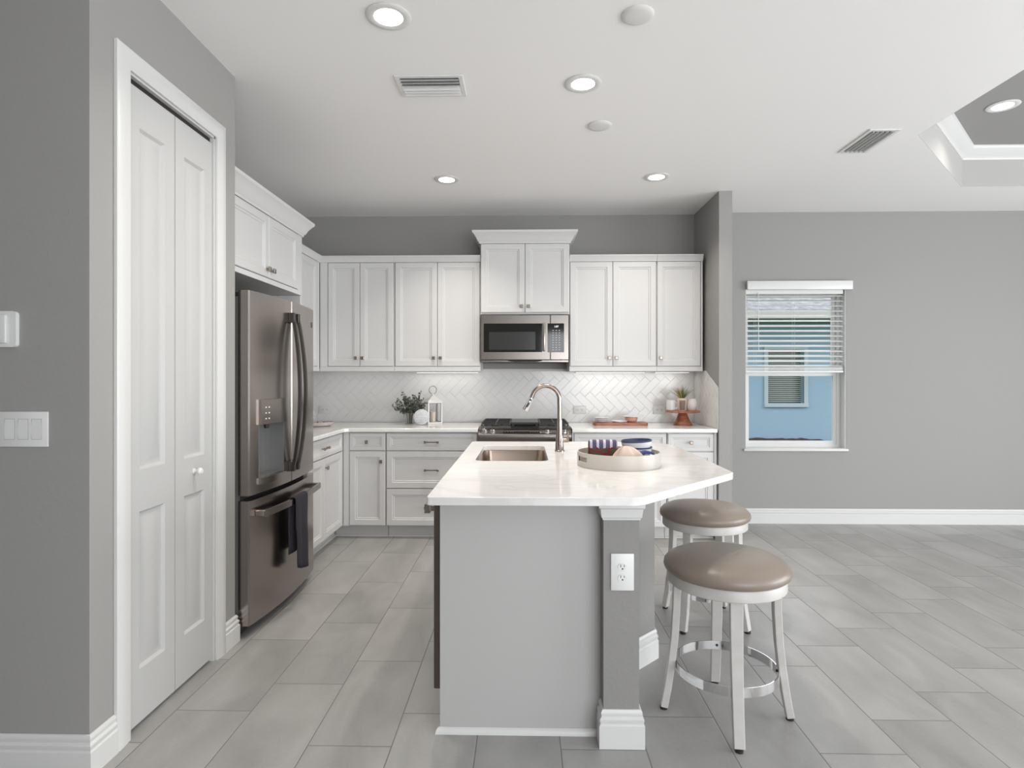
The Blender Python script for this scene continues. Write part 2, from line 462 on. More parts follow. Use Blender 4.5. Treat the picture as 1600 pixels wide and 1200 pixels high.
bmesh.ops.recalc_face_normals(b.bm, faces=b.bm.faces[:])
b.mi = 1
b.box(KLX, WX0-0.001, KY-0.003, KY-0.0005, 0.90, 1.41)
b.prism([(WY0+0.01,0.90),(KY-0.003,0.90),(KY-0.003,1.39),(5.113,1.39),(WY0+0.01,1.247)], WX0-0.003, WX0-0.0005, plane='yz')
struct(b.build('wall_backsplash', [GLAZE, GROUT], merge=False))

# ------------------------------------------------------------------ pantry bifold door
d = struct(bpy.data.objects.new('door_1', None)); C.objects.link(d); d.location = (PX, DY0, 0); d.rotation_euler = (0,0,PI/2)
W = DY1-DY0     # local x = world y, local -y = world +x
CAS = [(0,0),(0.075,0),(0.075,0.012),(0.066,0.017),(0.030,0.014),(0.010,0.012),(0,0.010)]
Mc = Matrix(((1,0,0,0),(0,0,-1,0),(0,1,0,0),(0,0,0,1)))
b = B(); b.sweep([(0,0.0),(0,DZ),(W,DZ),(W,0.0)][::-1], CAS, z=0.001, M=Mc)
struct(b.build('casing', TRIM, d))
b = B(); b.box(-0.001,0.008,0.0,T,0,DZ); b.box(W-0.008,W+0.001,0,T,0,DZ); b.box(0,W,0,T,DZ-0.008,DZ+0.001)
b.build('door_jamb', TRIM, d)
b = B(); b.box(0.012,W-0.012,0.018,0.042,DZ-0.030,DZ-0.009); b.build('track', DARKST, d)
lw = (W-0.028)/2
RP = [(0,0),(0.010,0.011),(0.016,0.012),(0.042,0.002)]
for i in range(2):
    x0 = 0.012+i*(lw+0.004); x1 = x0+lw
    b = B()
    zs = [0.018,0.22,0.82,0.98,2.28,DZ-0.034]; xs = [x0,x0+0.065,x1-0.065,x1]; yf = 0.008
    for zi in range(5):
        for xi in range(3):
            if xi == 1 and zi in (1,3):
                b.rectloops(xs[1],xs[2],zs[zi],zs[zi+1],yf,RP)
            else:
                b._f([b.bm.verts.new(p) for p in ((xs[xi],yf,zs[zi]),(xs[xi+1],yf,zs[zi]),(xs[xi+1],yf,zs[zi+1]),(xs[xi],yf,zs[zi+1]))])
    b.box(x0,x1,yf+0.0135,yf+0.034,zs[0],zs[-1]); b.ring(x0,x1,zs[0],zs[-1],0.003,yf+0.0004,yf+0.0136)
    lf = b.build('door_leaf', DOORW, d, merge=False)
    if i == 1:
        k = B(); k.lathe([(0.0,0.038),(0.010,0.037),(0.016,0.030),(0.016,0.024),(0.008,0.016),(0.007,0.006),(0.013,0.003),(0.013,0.0),(0,0)], (x0+0.14, yf, 0.915), 20, 'y')
        k.build('door_knob', PLASTIC, lf)

# ------------------------------------------------------------------ cabinets
# every cabinet is built facing -Y with x from 0 to width and y = 0 on the door faces
def knob(parent, x, z, y=0.0):
    b = B(); b.lathe([(0,0.018),(0.006,0.018),(0.006,0.0),(0,0)], (x, y, z), 12, 'y'); b.box(x-0.0145,x+0.0145,y-0.026,y-0.015,z-0.0145,z+0.0145,0.003)
    return b.build('knob', KNOBM, parent)
def pull(parent, x, z, y=0.0):
    b = B()
    for sx in (-1,1):
        b.box(x+sx*0.052-0.010,x+sx*0.052+0.010,y-0.030,y-0.018,z-0.010,z+0.010,0.002)
        b.box(x+sx*0.052-0.005,x+sx*0.052+0.005,y-0.02,y,z-0.005,z+0.005)
    b.bar([(x-0.045,y-0.025,z),(x,y-0.027,z),(x+0.045,y-0.025,z)],[0.010,0.007,0.010],[0.008,0.006,0.008],side=(0,0,1))
    return b.build('pull_handle', KNOBM, parent)
CR_BIG = [(0,0),(0.010,0),(0.012,0.012),(0.022,0.022),(0.034,0.048),(0.056,0.078),(0.066,0.086),(0.068,0.104),(0,0.104)]
CR_SM = [(0,0),(0.010,0),(0.012,0.010),(0.018,0.018),(0.024,0.040),(0.030,0.046),(0.030,0.056),(0,0.056)]
def wall_cab(label, loc, rz, w, z0, z1, depth, doors, crown=None, cret=(0,0), rail=0.04, knobz=0.075, stile=0.012, group=None, capext=0.0):
    t = thing('wall_cabinet', label, 'cabinet', (loc[0],loc[1],z0), rz, group)
    H = z1-z0
    b = B(); b.box(0,w,0.020,depth,0,H); b.box(0.0,w,0.003,0.020,0,rail-0.001) if rail > 0.02 else None
    if doors[0][0] > 0.03: b.box(0,doors[0][0]-0.004,0.004,0.020,rail,H-0.002)
    if w-doors[-1][1] > 0.012: b.box(doors[-1][1]+0.004,w,0.004,0.020,rail,H-0.002)
    b.build('cabinet_body', CAB, t)
    for (x0, x1, kx) in doors:
        dr = B().front(x0, x1, rail+0.004, H-0.014, 0.0, 0.019).build('door', CAB, t)
        if kx is not None: knob(dr, kx, rail+knobz)
    if crown:
        prof, hgt = (CR_BIG, H) if crown == 'big' else (CR_SM, H)
        path = [(0, 0.005)] if not cret[0] else [(0, depth), (0, 0.005)]
        path += [(w, 0.005)] if not cret[1] else [(w, 0.005), (w, depth)]
        B().sweep(path, prof, z=hgt-0.012).build('crown_moulding', CAB, t)
        top = prof[-1][1]
        b = B(); b.box(0.0,w,0.006,depth,H,H-0.012+top); b.build('top_board', CAB, t)
    return t
UF = 5.11; UZ0, UZ1 = 1.386, 2.352
wall_cab('white upper cabinet with two narrow doors on the back wall, nearest the left corner', (-1.80,UF), 0, 0.656, UZ0, UZ1, KY-UF-0.002,
         [(0.070,0.349,0.322),(0.353,0.646,0.380)], 'small')
wall_cab('white two-door upper cabinet directly left of the microwave', (-1.142,UF), 0, 0.754, UZ0, UZ1, KY-UF-0.002,
         [(0.006,0.374,0.346),(0.378,0.748,0.406)], 'small')
wall_cab('white two-door upper cabinet directly right of the microwave', (0.389,UF), 0, 0.756, UZ0, UZ1, KY-UF-0.002,
         [(0.006,0.374,0.346),(0.378,0.750,0.406)], 'small')
wall_cab('white single-door upper cabinet at the right end beside the grey wing wall', (1.147,UF), 0, 0.395, UZ0, UZ1, KY-UF-0.002,
         [(0.004,0.376,0.032)], 'small', (0,0))
wall_cab('taller white cabinet with flared crown above the microwave', (-0.386,UF-0.035), 0, 0.773, 1.880, 2.505, KY-UF+0.033,
         [(0.006,0.385,0.357),(0.389,0.767,0.417)], 'big', (1,1), rail=0.012, knobz=0.055)
wall_cab('white crowned cabinet above the refrigerator', (-1.53,2.925), PI/2, 1.072, 1.893, 2.310, 0.595,
         [(0.020,0.545,0.515),(0.549,1.000,0.579)], 'big', (0,1), rail=0.03, knobz=0.05)
# panel beside the fridge
tag(B().box(KLX+0.004,-1.535,3.972,3.995,0,1.890).build('side_panel', CAB), 'tall white end panel standing against the far side of the refrigerator', 'panel')
wall_cab('white upper cabinet on the left wall between refrigerator and corner', (-1.80,4.000), PI/2, 1.108, UZ0, UZ1, 0.328,
         [(0.02,0.518,0.488),(0.522,1.045,0.552)], 'small')

def base_cab(label, loc, rz, w, fronts, depth=0.64, group=None, toe=True, fill=(0,0), text_=(0,0)):
    t = thing('base_cabinet', label, 'cabinet', (loc[0],loc[1],0), rz, group)
    b = B(); b.box(fill[0],w-fill[1],0.020,depth,0.105,0.884)
    if fronts[0][1] > 0.012: b.box(0,fronts[0][1]-0.004,0.004,0.020,0.107,0.882)
    if w-max(f[2] for f in fronts) > 0.012: b.box(max(f[2] for f in fronts)+0.004,w,0.004,0.020,0.107,0.882)
    b.build('cabinet_body', CAB, t)
    if toe:
        b = B(); b.box(fill[0]-text_[0],w-fill[1]+text_[1],0.095,0.115,0,0.105); b.sweep([(fill[0]-text_[0],0.095),(w-fill[1]+text_[1],0.095)],[(0,0),(0.012,0),(0.010,0.008),(0.004,0.013),(0,0.014)])
        b.build('toe_kick', TOE, t)
    for f in fronts:
        kind, x0, x1, z0, z1, hw, hx, hz = f
        o = B().front(x0,x1,z0,z1,0.0,0.019).build(kind, CAB, t)
        if hw == 'knob': knob(o, hx, hz)
        elif hw == 'pull': pull(o, hx, hz)
    return t
BF = 4.80
base_cab('narrow white base cabinet in the back-left corner, one drawer over one door', (-1.498,BF), 0, 0.352,
    [('drawer',0.052,0.348,0.730,0.872,'knob',0.200,0.801),('door',0.052,0.348,0.112,0.722,'knob',0.318,0.640)], KY-BF-0.002, text_=(0.096,0))
base_cab('wide white base cabinet with three stacked drawers left of the range', (-1.142,BF), 0, 0.757,
    [('drawer',0.003,0.750,0.730,0.872,'pull',0.378,0.801),('drawer',0.003,0.750,0.420,0.722,'pull',0.378,0.571),('drawer',0.003,0.750,0.112,0.412,'pull',0.378,0.262)], KY-BF-0.002)
base_cab('white base cabinet right of the range behind the island tray', (0.388,BF), 0, 0.770,
    [('drawer',0.016,0.764,0.730,0.872,'pull',0.39,0.801),('door',0.016,0.388,0.112,0.722,'knob',0.36,0.640),('door',0.392,0.764,0.112,0.722,'knob',0.42,0.640)], KY-BF-0.002)
base_cab('white base cabinet at the right end, drawer over door beside the wing wall', (1.162,BF), 0, 0.400,
    [('drawer',0.006,0.374,0.730,0.872,'knob',0.19,0.801),('door',0.006,0.374,0.112,0.722,'knob',0.036,0.640)], KY-BF-0.002)
base_cab('white base cabinet on the left wall beside the refrigerator, drawer over two doors', (-1.50,3.998), PI/2, 0.820,
    [('drawer',0.006,0.792,0.730,0.872,'pull',0.350,0.801),('door',0.006,0.344,0.112,0.722,None,0,0),('door',0.348,0.792,0.112,0.722,'knob',0.382,0.650)], 0.625, text_=(0,0.064))
# countertops
def slab(name, label, poly, z0, z1, holes=(), bev=0.004):
    b = B(); b.prism(poly, z0, z1, holes=holes)
    o = b.build(name, QUARTZ); m = o.modifiers.new('edge', 'BEVEL'); m.width = bev; m.segments = 2; m.limit_method = 'ANGLE'; m.angle_limit = math.radians(50)
    return tag(o, label, 'countertop')
slab('countertop', 'L-shaped white quartz countertop in the back-left corner under the glass vase', [(KLX+0.002,3.9985),(-1.472,3.9985),(-1.472,4.745),(-1.445,4.772),(-0.384,4.772),(-0.384,KY-0.010),(KLX+0.002,KY-0.010)], 0.884, 0.914)
slab('countertop', 'short white quartz countertop right of the range under the cake stand', [(0.386,4.772),(WX0-0.010,4.772),(WX0-0.010,KY-0.010),(0.386,KY-0.010)], 0.884, 0.914)

# ------------------------------------------------------------------ refrigerator
def build_fridge():
    t = thing('refrigerator', 'stainless steel french-door refrigerator in the alcove beside the pantry door', 'refrigerator', (-1.40, 2.945, 0), PI/2)
    W_, Htop = 0.905, 1.775
    # local: x along width, y=0 front edge plane at the sides, bulging to -y
    bul = 0.036
    def fy(x): u = (x-W_/2)/(W_/2); return -bul*(1-u*u)
    b = B(); b.box(0.012,W_-0.012,0.062,0.70,0.045,1.745); b.build('case', FSIDE, t)
    b = B(); b.box(0.03,0.10,0.02,0.10,1.745,1.772,0.004); b.box(W_-0.10,W_-0.03,0.02,0.10,1.745,1.772,0.004)
    b.box(0.02,W_-0.02,0.064,0.10,0.01,0.05); b.box(0.03,W_-0.03,0.055,0.066,0.05,1.74); b.build('hinge_cover', BLACKM, t)
    def curved(x0, x1, z0, z1, hole=None, nseg=12):
        b = B(); xs = [x0+(x1-x0)*i/nseg for i in range(nseg+1)]; zs = [z0, z1]
        if hole: xs = sorted(set([round(x,5) for x in xs]+[hole[0],hole[1]])); zs = [z0,hole[2],hole[3],z1]
        e = 0.006
        xs = sorted(set([x0, x0+e, x1-e, x1]+[x for x in xs if x0+e*1.5 < x < x1-e*1.5]))
        def yy(x):
            y = fy(x)
            if x in (x0, x1): y += e
            return y
        for i in range(len(xs)-1):
            for j in range(len(zs)-1):
                a, c = xs[i], xs[i+1]
                if hole and a >= hole[0]-1e-6 and c <= hole[1]+1e-6 and j == 1: continue
                b._f([b.bm.verts.new(p) for p in ((a,yy(a),zs[j]),(c,yy(c),zs[j]),(c,yy(c),zs[j+1]),(a,yy(a),zs[j+1]))])
            for z, sgn in ((z0,1),(z1,-1)):
                a, c = xs[i], xs[i+1]
                q = [(a,yy(a),z),(a,0.055,z),(c,0.055,z),(c,yy(c),z)]
                b._f([b.bm.verts.new(p) for p in (q[::-1] if sgn < 0 else q)])
        for x, s_ in ((x0,1),(x1,-1)):
            for j in range(len(zs)-1):
                q = [(x,yy(x),zs[j]),(x,yy(x),zs[j+1]),(x,0.055,zs[j+1]),(x,0.055,zs[j])]
                b._f([b.bm.verts.new(p) for p in (q if s_ > 0 else q[::-1])])
        b._f([b.bm.verts.new(p) for p in ((x0,0.055,z0),(x0,0.055,z1),(x1,0.055,z1),(x1,0.055,z0))])
        return b
    hole = (0.085, 0.340, 0.800, 1.085)
    zt = Htop
    ld = curved(0.0, W_/2-0.002, 0.727, zt, hole).build('french_door', FRIDGEM, t)
    rd = curved(W_/2+0.002, W_, 0.727, zt).build('french_door', FRIDGEM, t)
    # dispenser niche in the near door
    b = B(); h0,h1,z0,z1 = hole; dp = 0.045
    b.box(h0-0.002,h1+0.002,dp,dp+0.003,z0,z1)
    b.box(h0-0.003,h0,fy(h0)-0.002,dp,z0,z1); b.box(h1,h1+0.003,fy(h1)-0.002,dp,z0,z1)
    b.box(h0,h1,fy(h0),dp,z0-0.002,z0+0.004); b.box(h0,h1,fy(h0),dp,z1-0.002,z1+0.001)
    nz = b.build('dispenser_niche', mat('niche_grey', (0.20,0.20,0.20,1), 0.35, 0.4), ld)
    b = B(); xs_ = [h0-0.004+(h1-h0+0.020)*i/6 for i in range(7)]; b.prism([(x, fy(x)-0.016) for x in xs_]+[(xs_[-1],fy(xs_[-1])+0.03),(xs_[0],fy(xs_[0])+0.03)], 1.083, 1.215); b.build('control_panel', FRIDGEM, ld)
    b = B()
    for r in range(3):
        for c in range(2): b.box(0.115+c*0.03,0.127+c*0.03,fy(0.121+c*0.03)-0.0175,fy(0.121+c*0.03)-0.0155,1.11+r*0.03,1.116+r*0.03)
    b.build('button_legend', mat('button_mark', (0.75,0.75,0.75,1), 0.4), ld)
    b = B(); b.lathe([(0,0),(0.012,0),(0.018,0.03),(0,0.03)], (0.20, 0.0, 1.056), 14); b.build('water_nozzle', BLACKM, ld)
    b = B(); b.prism([(h0-0.004,0.030),(h0-0.004,fy(h0)-0.014),(h0+0.08,fy(h0+0.08)-0.018),(h1-0.08,fy(h1-0.08)-0.018),(h1+0.004,fy(h1)-0.014),(h1+0.004,0.030)],0.772,0.803); b.build('drip_tray', FRIDGEM, ld)
    # handles
    for s_, par in ((-1, ld), (1, rd)):
        xc = W_/2+s_*0.032
        pts = []
        for i in range(17):
            u = i/16; z = 0.80+0.885*u; pts.append((xc+s_*0.012*math.sin(PI*u), fy(xc)-0.022-0.045*math.sin(PI*u)**0.8, z))
        b = B(); b.bar(pts, 0.022, 0.016, side=(1,0,0))
        for z in (0.80, 1.66): b.box(xc-0.014,xc+0.014,fy(xc)-0.034,fy(xc)+0.002,z-0.012,z+0.045,0.003)
        b.build('handle', DARKST, par)
    dr = curved(0.0, W_, 0.065, 0.700, None, 20).build('freezer_drawer', FRIDGEM, t)
    b = B()
    pts = [(x, fy(x)-0.052, 0.628) for x in [0.05+0.805*i/16 for i in range(17)]]
    b.bar(pts, 0.014, 0.034, side=(0,1,0))
    for x in (0.062, 0.843): b.box(x-0.014,x+0.014,fy(x)-0.05,fy(x)+0.002,0.612,0.644,0.003)
    b.build('handle', FRIDGEM, dr)
    for fx in (0.05, W_-0.09):
        for fy_, fz in ((0.08, 0.02), (0.60, 0.05)): B().box(fx,fx+0.04,fy_,fy_+0.04,0,fz).build('foot', BLACKM, t)
    b = B(); b.box(0.835,0.852,fy(0.843)-0.003,fy(0.843)+0.002,1.655,1.690,0.001); b.build('badge', DARKST, rd)
    return t, fy
fridge, FY = build_fridge()

# towel over the freezer handle (world space: handle line x = -1.40 - FY + 0.052)
def towel():
    b = B(); n = 22; prof = []
    # profile across the handle: (out, z) ; front drop then back drop
    hz = 0.628
    def section(u):
        y = 2.945+0.335+0.19*u; lx = 0.335+0.19*u
        bar = -1.40-FY(lx)+0.052
        f = 0.010*math.sin(u*PI*3.2)
        fd = 0.385+0.03*math.sin(u*2.2); bd = 0.30
        pts = []
        for i in range(9): pts.append((bar-0.016-0.003*math.cos(u*9), hz-bd+bd*i/9))
        for i in range(7):
            a = PI-PI*i/6; pts.append((bar+0.016*math.cos(a), hz+0.013+0.012*math.sin(a)))
        for i in range(1, 13): pts.append((bar+0.017+f*(i/12)+0.010*(i/12), hz+0.01-fd*i/12))
        return [(x, y+0.004*math.sin(k*0.9)+(0.03*(0.5-u)*(k/28)), z) for k, (x, z) in enumerate(pts)]
    secs = [section(i/n) for i in range(n+1)]
    V = [[b.bm.verts.new(p) for p in s_] for s_ in secs]
    for i in range(n):
        for j in range(len(V[0])-1): b._f([V[i][j], V[i+1][j], V[i+1][j+1], V[i][j+1]])
    o = b.build('dish_towel', mat('charcoal_terry', (0.030,0.027,0.036,1), 0.95, bump=0.8, bscale=500), ang=80)
    m = o.modifiers.new('solid', 'SOLIDIFY'); m.thickness = 0.005; m.offset = 0
    tag(o, 'charcoal dish towel hanging over the freezer drawer handle', 'towel')
towel()

# ------------------------------------------------------------------ microwave
def microwave():
    t = thing('microwave', 'stainless over-the-range microwave with black glass door', 'microwave', (-0.379, 5.05, 1.462), 0)
    W_, H_ = 0.757, 0.412
    b = B(); b.box(0.003,W_-0.003,0.022,0.40,0,H_); b.build('case', DARKST, t)
    dw = 0.598
    fr = B(); fr.box(0,dw,0.0,0.022,0.022,H_-0.004,0.003); door = fr.build('door', STEEL, t)
    B().box(0.024,0.528,-0.002,0.001,0.088,0.335,0.0008).build('door_glass', BLACKG, door)
    B().box(0.070,0.470,-0.0028,-0.0015,0.108,0.262).build('window_screen', mat('screen_grey', (0.035,0.037,0.036,1), 0.15), door)
    b = B(); b.box(0.533,0.556,-0.034,-0.018,0.095,0.338,0.004,2); b.box(0.538,0.551,-0.02,0.001,0.11,0.125); b.box(0.538,0.551,-0.02,0.001,0.305,0.32)
    b.build('handle', STEEL, door)
    pn = B().box(dw+0.003,W_,0.0,0.022,0.022,H_-0.004,0.003).build('control_panel', STEEL, t)
    B().box(0.575,0.717,-0.002,0.001,0.086,0.335,0.0008).build('keypad_glass', BLACKG, pn)
    b = B()
    km = emit('key_legend', (0.55,0.55,0.55,1), 0.05)
    for r in range(9):
        for c in range(3):
            b.box(0.617+c*0.027,0.628+c*0.027,-0.0026,-0.0020,0.104+r*0.021,0.109+r*0.021)
    b.build('keypad_printing', km, pn)
    text_mesh('1:07', 0.022, 0.0003, 'clock_display', emit('clock_white', (0.9,0.95,1,1), 1.0), pn, (0.650,-0.0026,0.307), (PI/2,0,0))
    B().box(0.0,W_,0.006,0.10,0.0,0.020,0.003).build('vent_grille', STEEL, t)
    b = B(); b.prism([(0.22,0.020),(0.24,0.010),(0.28,0.004),(0.48,0.004),(0.52,0.010),(0.54,0.020)], 0.003, 0.0055, plane='xz'); b.build('grip_recess', GAP, t)
microwave()

# ------------------------------------------------------------------ range
def stove():
    t = thing('range', 'stainless slide-in gas range with front control panel below the microwave', 'stove', (-0.379, 4.76, 0), 0)
    W_ = 0.758; D_ = 0.68
    B().box(0.004,W_-0.004,0.03,D_,0.03,0.90).build('body', STEEL, t)
    b = B(); b.box(-0.002,W_+0.002,0.10,D_+0.003,0.900,0.922,0.003); b.build('cooktop', mat('cooktop_black', (0.035,0.035,0.037,1), 0.18, 0.3), t)
    # sloping control panel
    b = B(); b.prism([(0.000,0.800),(-0.003,0.805),(-0.003,0.862),(0.0,0.870),(0.100,0.925),(0.110,0.925),(0.110,0.800)], 0.0, W_, plane='yz')
    pnl = b.build('control_panel', STEEL, t)
    sl = math.atan2(0.055, 0.100); n = Vector((0,-math.sin(sl),math.cos(sl))); ux = Vector((0,math.cos(sl),math.sin(sl)))
    Mx = Matrix((( 1,0,0),(0,ux.y,n.y),(0,ux.z,n.z)))
    for x in (0.050,0.115,0.560,0.640,0.700)[:5]:
        if x == 0.640: continue
        c = Vector((x,0.030,0.8865))
        b = B(); b.lathe([(0,0.026),(0.016,0.026),(0.018,0.022),(0.019,0.006),(0.024,0.004),(0.024,0),(0,0)], c, 20, 'z', Mx)
        v = [(x+p[0], *(Vector((0,0.030,0.8865))+ux*p[1]+n*p[2])[1:]) for p in ((-0.004,-0.018,0.026),(0.004,-0.018,0.026),(0.004,0.018,0.026),(-0.004,0.018,0.026),(-0.004,-0.018,0.033),(0.004,-0.018,0.033),(0.004,0.018,0.033),(-0.004,0.018,0.033))]
        vv = [b.bm.verts.new(p) for p in v]
        for q in ((3,2,1,0),(4,5,6,7),(0,1,5,4),(1,2,6,5),(2,3,7,6),(3,0,4,7)): b._f([vv[i] for i in q])
        b.build('burner_knob', CHROME, pnl)
    c0 = Vector((0,0.016,0.8795)); c1 = Vector((0,0.062,0.9045))
    b = B(); vv = [b.bm.verts.new(p) for p in ((0.20,*(c0+n*0.001)[1:]),(0.50,*(c0+n*0.001)[1:]),(0.50,*(c1+n*0.001)[1:]),(0.20,*(c1+n*0.001)[1:]))]; b._f(vv)
    b.build('touch_display', BLACKG, pnl)
    cm = (c0+c1)/2+n*0.0016
    text_mesh('1:07', 0.018, 0.0002, 'clock_display', MATS['clock_white'], pnl, (0.35, cm.y, cm.z), (sl,0,0))
    b = B()
    for i in range(5):
        for x in (0.215, 0.235, 0.26, 0.28, 0.42, 0.44, 0.46, 0.48)[:8]:
            if i in (1,3):
                p = c0+(c1-c0)*(0.2*i)+n*0.0014; b.box(x,x+0.008,p.y,p.y+0.002,p.z,p.z+0.001)
    b.build('keypad_printing', MATS['key_legend'], pnl)
    dr = B().box(0.004,W_-0.004,0.0,0.03,0.18,0.795,0.004).build('oven_door', STEEL, t)
    B().box(0.10,W_-0.10,-0.002,0.001,0.30,0.66,0.001).build('door_glass', BLACKG, dr)
    b = B(); b.tube([(0.05,-0.05,0.745),(W_-0.05,-0.05,0.745)], 0.013, 12)
    for x in (0.07, W_-0.07): b.tube([(x,-0.05,0.745),(x,0.002,0.745)], 0.008, 8)
    b.build('handle', STEEL, dr)
    B().box(0.004,W_-0.004,0.0,0.03,0.035,0.172,0.004).build('storage_drawer', STEEL, t)
    # grates: left and right continuous grates, centre griddle
    for gx0, gx1 in ((0.02,0.255),(0.505,0.738)):
        b = B(); z = 0.946; y0, y1 = 0.135, 0.655
        for x in (gx0,(gx0+gx1)/2,gx1): b.bar([(x,y0,z-0.018),(x,y0+0.02,z),(x,y1-0.02,z),(x,y1,z-0.018)],0.011,0.014)
        for y in (y0+0.02,(y0+y1)/2-0.12,(y0+y1)/2,(y0+y1)/2+0.12,y1-0.02): b.box(gx0,gx1,y-0.005,y+0.005,z-0.007,z+0.007)
        for x in (gx0,gx1):
            for y in (y0,y1): b.box(x-0.006,x+0.006,y-0.006,y+0.006,0.921,z-0.01)
        g = b.build('grate', BLACKM, t)
        for y in (0.27, 0.53):
            bb = B(); bb.lathe([(0,0.018),(0.030,0.018),(0.036,0.012),(0.045,0.008),(0.048,0),(0,0)], ((gx0+gx1)/2,y,0.9215), 20); bb.build('burner', BLACKM, t)
    b = B(); b.box(0.262,0.498,0.135,0.655,0.938,0.950,0.003); b.box(0.262,0.498,0.135,0.150,0.95,0.957); b.box(0.27,0.29,0.14,0.16,0.921,0.94); b.box(0.47,0.49,0.14,0.16,0.921,0.94); b.box(0.27,0.29,0.62,0.64,0.921,0.94); b.box(0.47,0.49,0.62,0.64,0.921,0.94)
    b.build('griddle', mat('griddle_iron', (0.06,0.062,0.065,1), 0.3, 0.5), t)
stove()

# ------------------------------------------------------------------ island
IX0, IY0, IY1 = -0.318, 2.19, 3.76
def island():
    t = thing('kitchen_island', 'white kitchen island base with grey corner post facing the camera', 'kitchen island', (0.0, 2.9, 0))
    ox, oy = 0.0, -2.9
    sh = lambda pts: [(x+ox, y+oy) for x, y in pts]
    b = B()      # end panel and body, leaving a bay for the dishwasher
    b.box(IX0,0.2835,IY0+oy,IY0+0.02+oy,0,0.884)
    b.box(0.27,0.2835,IY0+0.02+oy,IY1+oy,0,0.884)
    b.box(IX0+0.012,0.288,2.82+oy,2.84+oy,0.0,0.884)
    b.box(IX0+0.012,0.288,IY1-0.02+oy,IY1+oy,0,0.884)
    b.box(IX0+0.012,IX0+0.03,2.84+oy,IY1+oy,0.105,0.884)
    b.box(IX0+0.03,0.288,2.84+oy,IY1+oy,0.10,0.12)
    b.build('cabinet_body', mat('island_white', (0.46,0.457,0.447,1), 0.4), t)
    # fronts on the sink side (facing -X)
    for y0, y1 in ((2.845,3.295),(3.30,3.75)):
        b = B(); b.front(0, y1-y0, 0.112, 0.872, 0, 0.019); o = b.build('door', CAB, t); o.rotation_euler = (0,0,-PI/2); o.location = (IX0-0.008, y1+oy, 0)
        knob(o, (0.035 if y0 > 3 else y1-y0-0.035) if False else (y1-y0-0.035 if y0 > 3 else 0.035), 0.80)
    # knee wall : post, side, diagonal and far side
    kw = [(0.284,2.12),(0.412,2.12),(0.412,2.595),(0.617,2.80),(0.617,IY1),(0.505,IY1),(0.505,2.83),(0.284,2.62)]
    b = B(); b.prism(sh(kw), 0, 0.884); b.build('knee_wall', mat('island_grey_paint', (0.255,0.248,0.24,1), 0.7, bump=0.5, bscale=70), t)
    b = B(); b.sweep(sh([(0.284,2.20),(0.284,2.119),(0.413,2.119),(0.413,2.594),(0.618,2.799),(0.618,IY1)]), BB); b.build('baseboard', TRIM, t)
    cp = [(0,0),(0.003,0),(0.004,0.006),(0.008,0.010),(0.012,0.040),(0.018,0.046),(0.018,0.066),(0,0.066)]
    b = B(); b.sweep(sh([(0.284,2.20),(0.284,2.119),(0.413,2.119),(0.413,2.45)]), cp, z=0.817); b.build('capital_moulding', TRIM, t)
    b = B(); b.sweep(sh([(IX0-0.002,2.30),(IX0-0.002,IY0-0.001),(0.27,IY0-0.001)]), [(0,0),(0.014,0),(0.013,0.010),(0.008,0.018),(0,0.022)]); b.build('shoe_moulding', TRIM, t)
    return t
island()
sinkh = rrect(-0.250, 0.118, 2.925, 3.590, 0.045)
ctop = [(-0.335,2.035),(0.375,2.035),(0.398,2.040),(0.417,2.053),(0.913-0.012,2.592-0.035)]
ctop = [(-0.343,2.045),(-0.339,2.038),(-0.330,2.034),(0.365,2.034),(0.395,2.039),(0.420,2.055),(0.903,2.572),(0.914,2.590),(0.918,2.615),(0.918,3.55),(0.895,3.68),(0.83,3.80),(0.79,3.815),(-0.330,3.815),(-0.340,3.811),(-0.344,3.802)]
slab('countertop', 'large white quartz island countertop with angled seating corner and sink cutout', ctop, 0.884, 0.914, holes=[sinkh])
# sink bowl
def sink():
    t = thing('sink', 'undermount stainless sink basin set in the island countertop', 'sink', (-0.066, 3.26, 0.884))
    b = B(); n = 6
    L0 = rrect(-0.19,0.19,-0.337,0.337,0.05,n); L1 = rrect(-0.178,0.178,-0.325,0.325,0.055,n); L2 = rrect(-0.15,0.15,-0.30,0.30,0.06,n)
    rings = []
    for L, z in ((L0,0.0),(rrect(-0.186,0.186,-0.334,0.334,0.05,n),-0.002),(L1,-0.19),(L2,-0.215)):
        rings.append([b.bm.verts.new((x,y,z)) for x, y in L])
    for p, q in zip(rings, rings[1:]):
        for i in range(len(p)): b._f([p[i], p[(i+1)%len(p)], q[(i+1)%len(p)], q[i]])
    b._f(rings[-1])
    o = b.build('basin', mat('sink_steel', (0.45,0.37,0.31,1), 0.28, 1.0), t, ang=50)
    m = o.modifiers.new('solid', 'SOLIDIFY'); m.thickness = 0.003; m.offset = 1
    b = B(); b.lathe([(0,0.001),(0.03,0.001),(0.042,0.004),(0.045,0.0),(0,-0.002)], (0,0,-0.2145), 24); b.build('drain', CHROME, t)
sink()
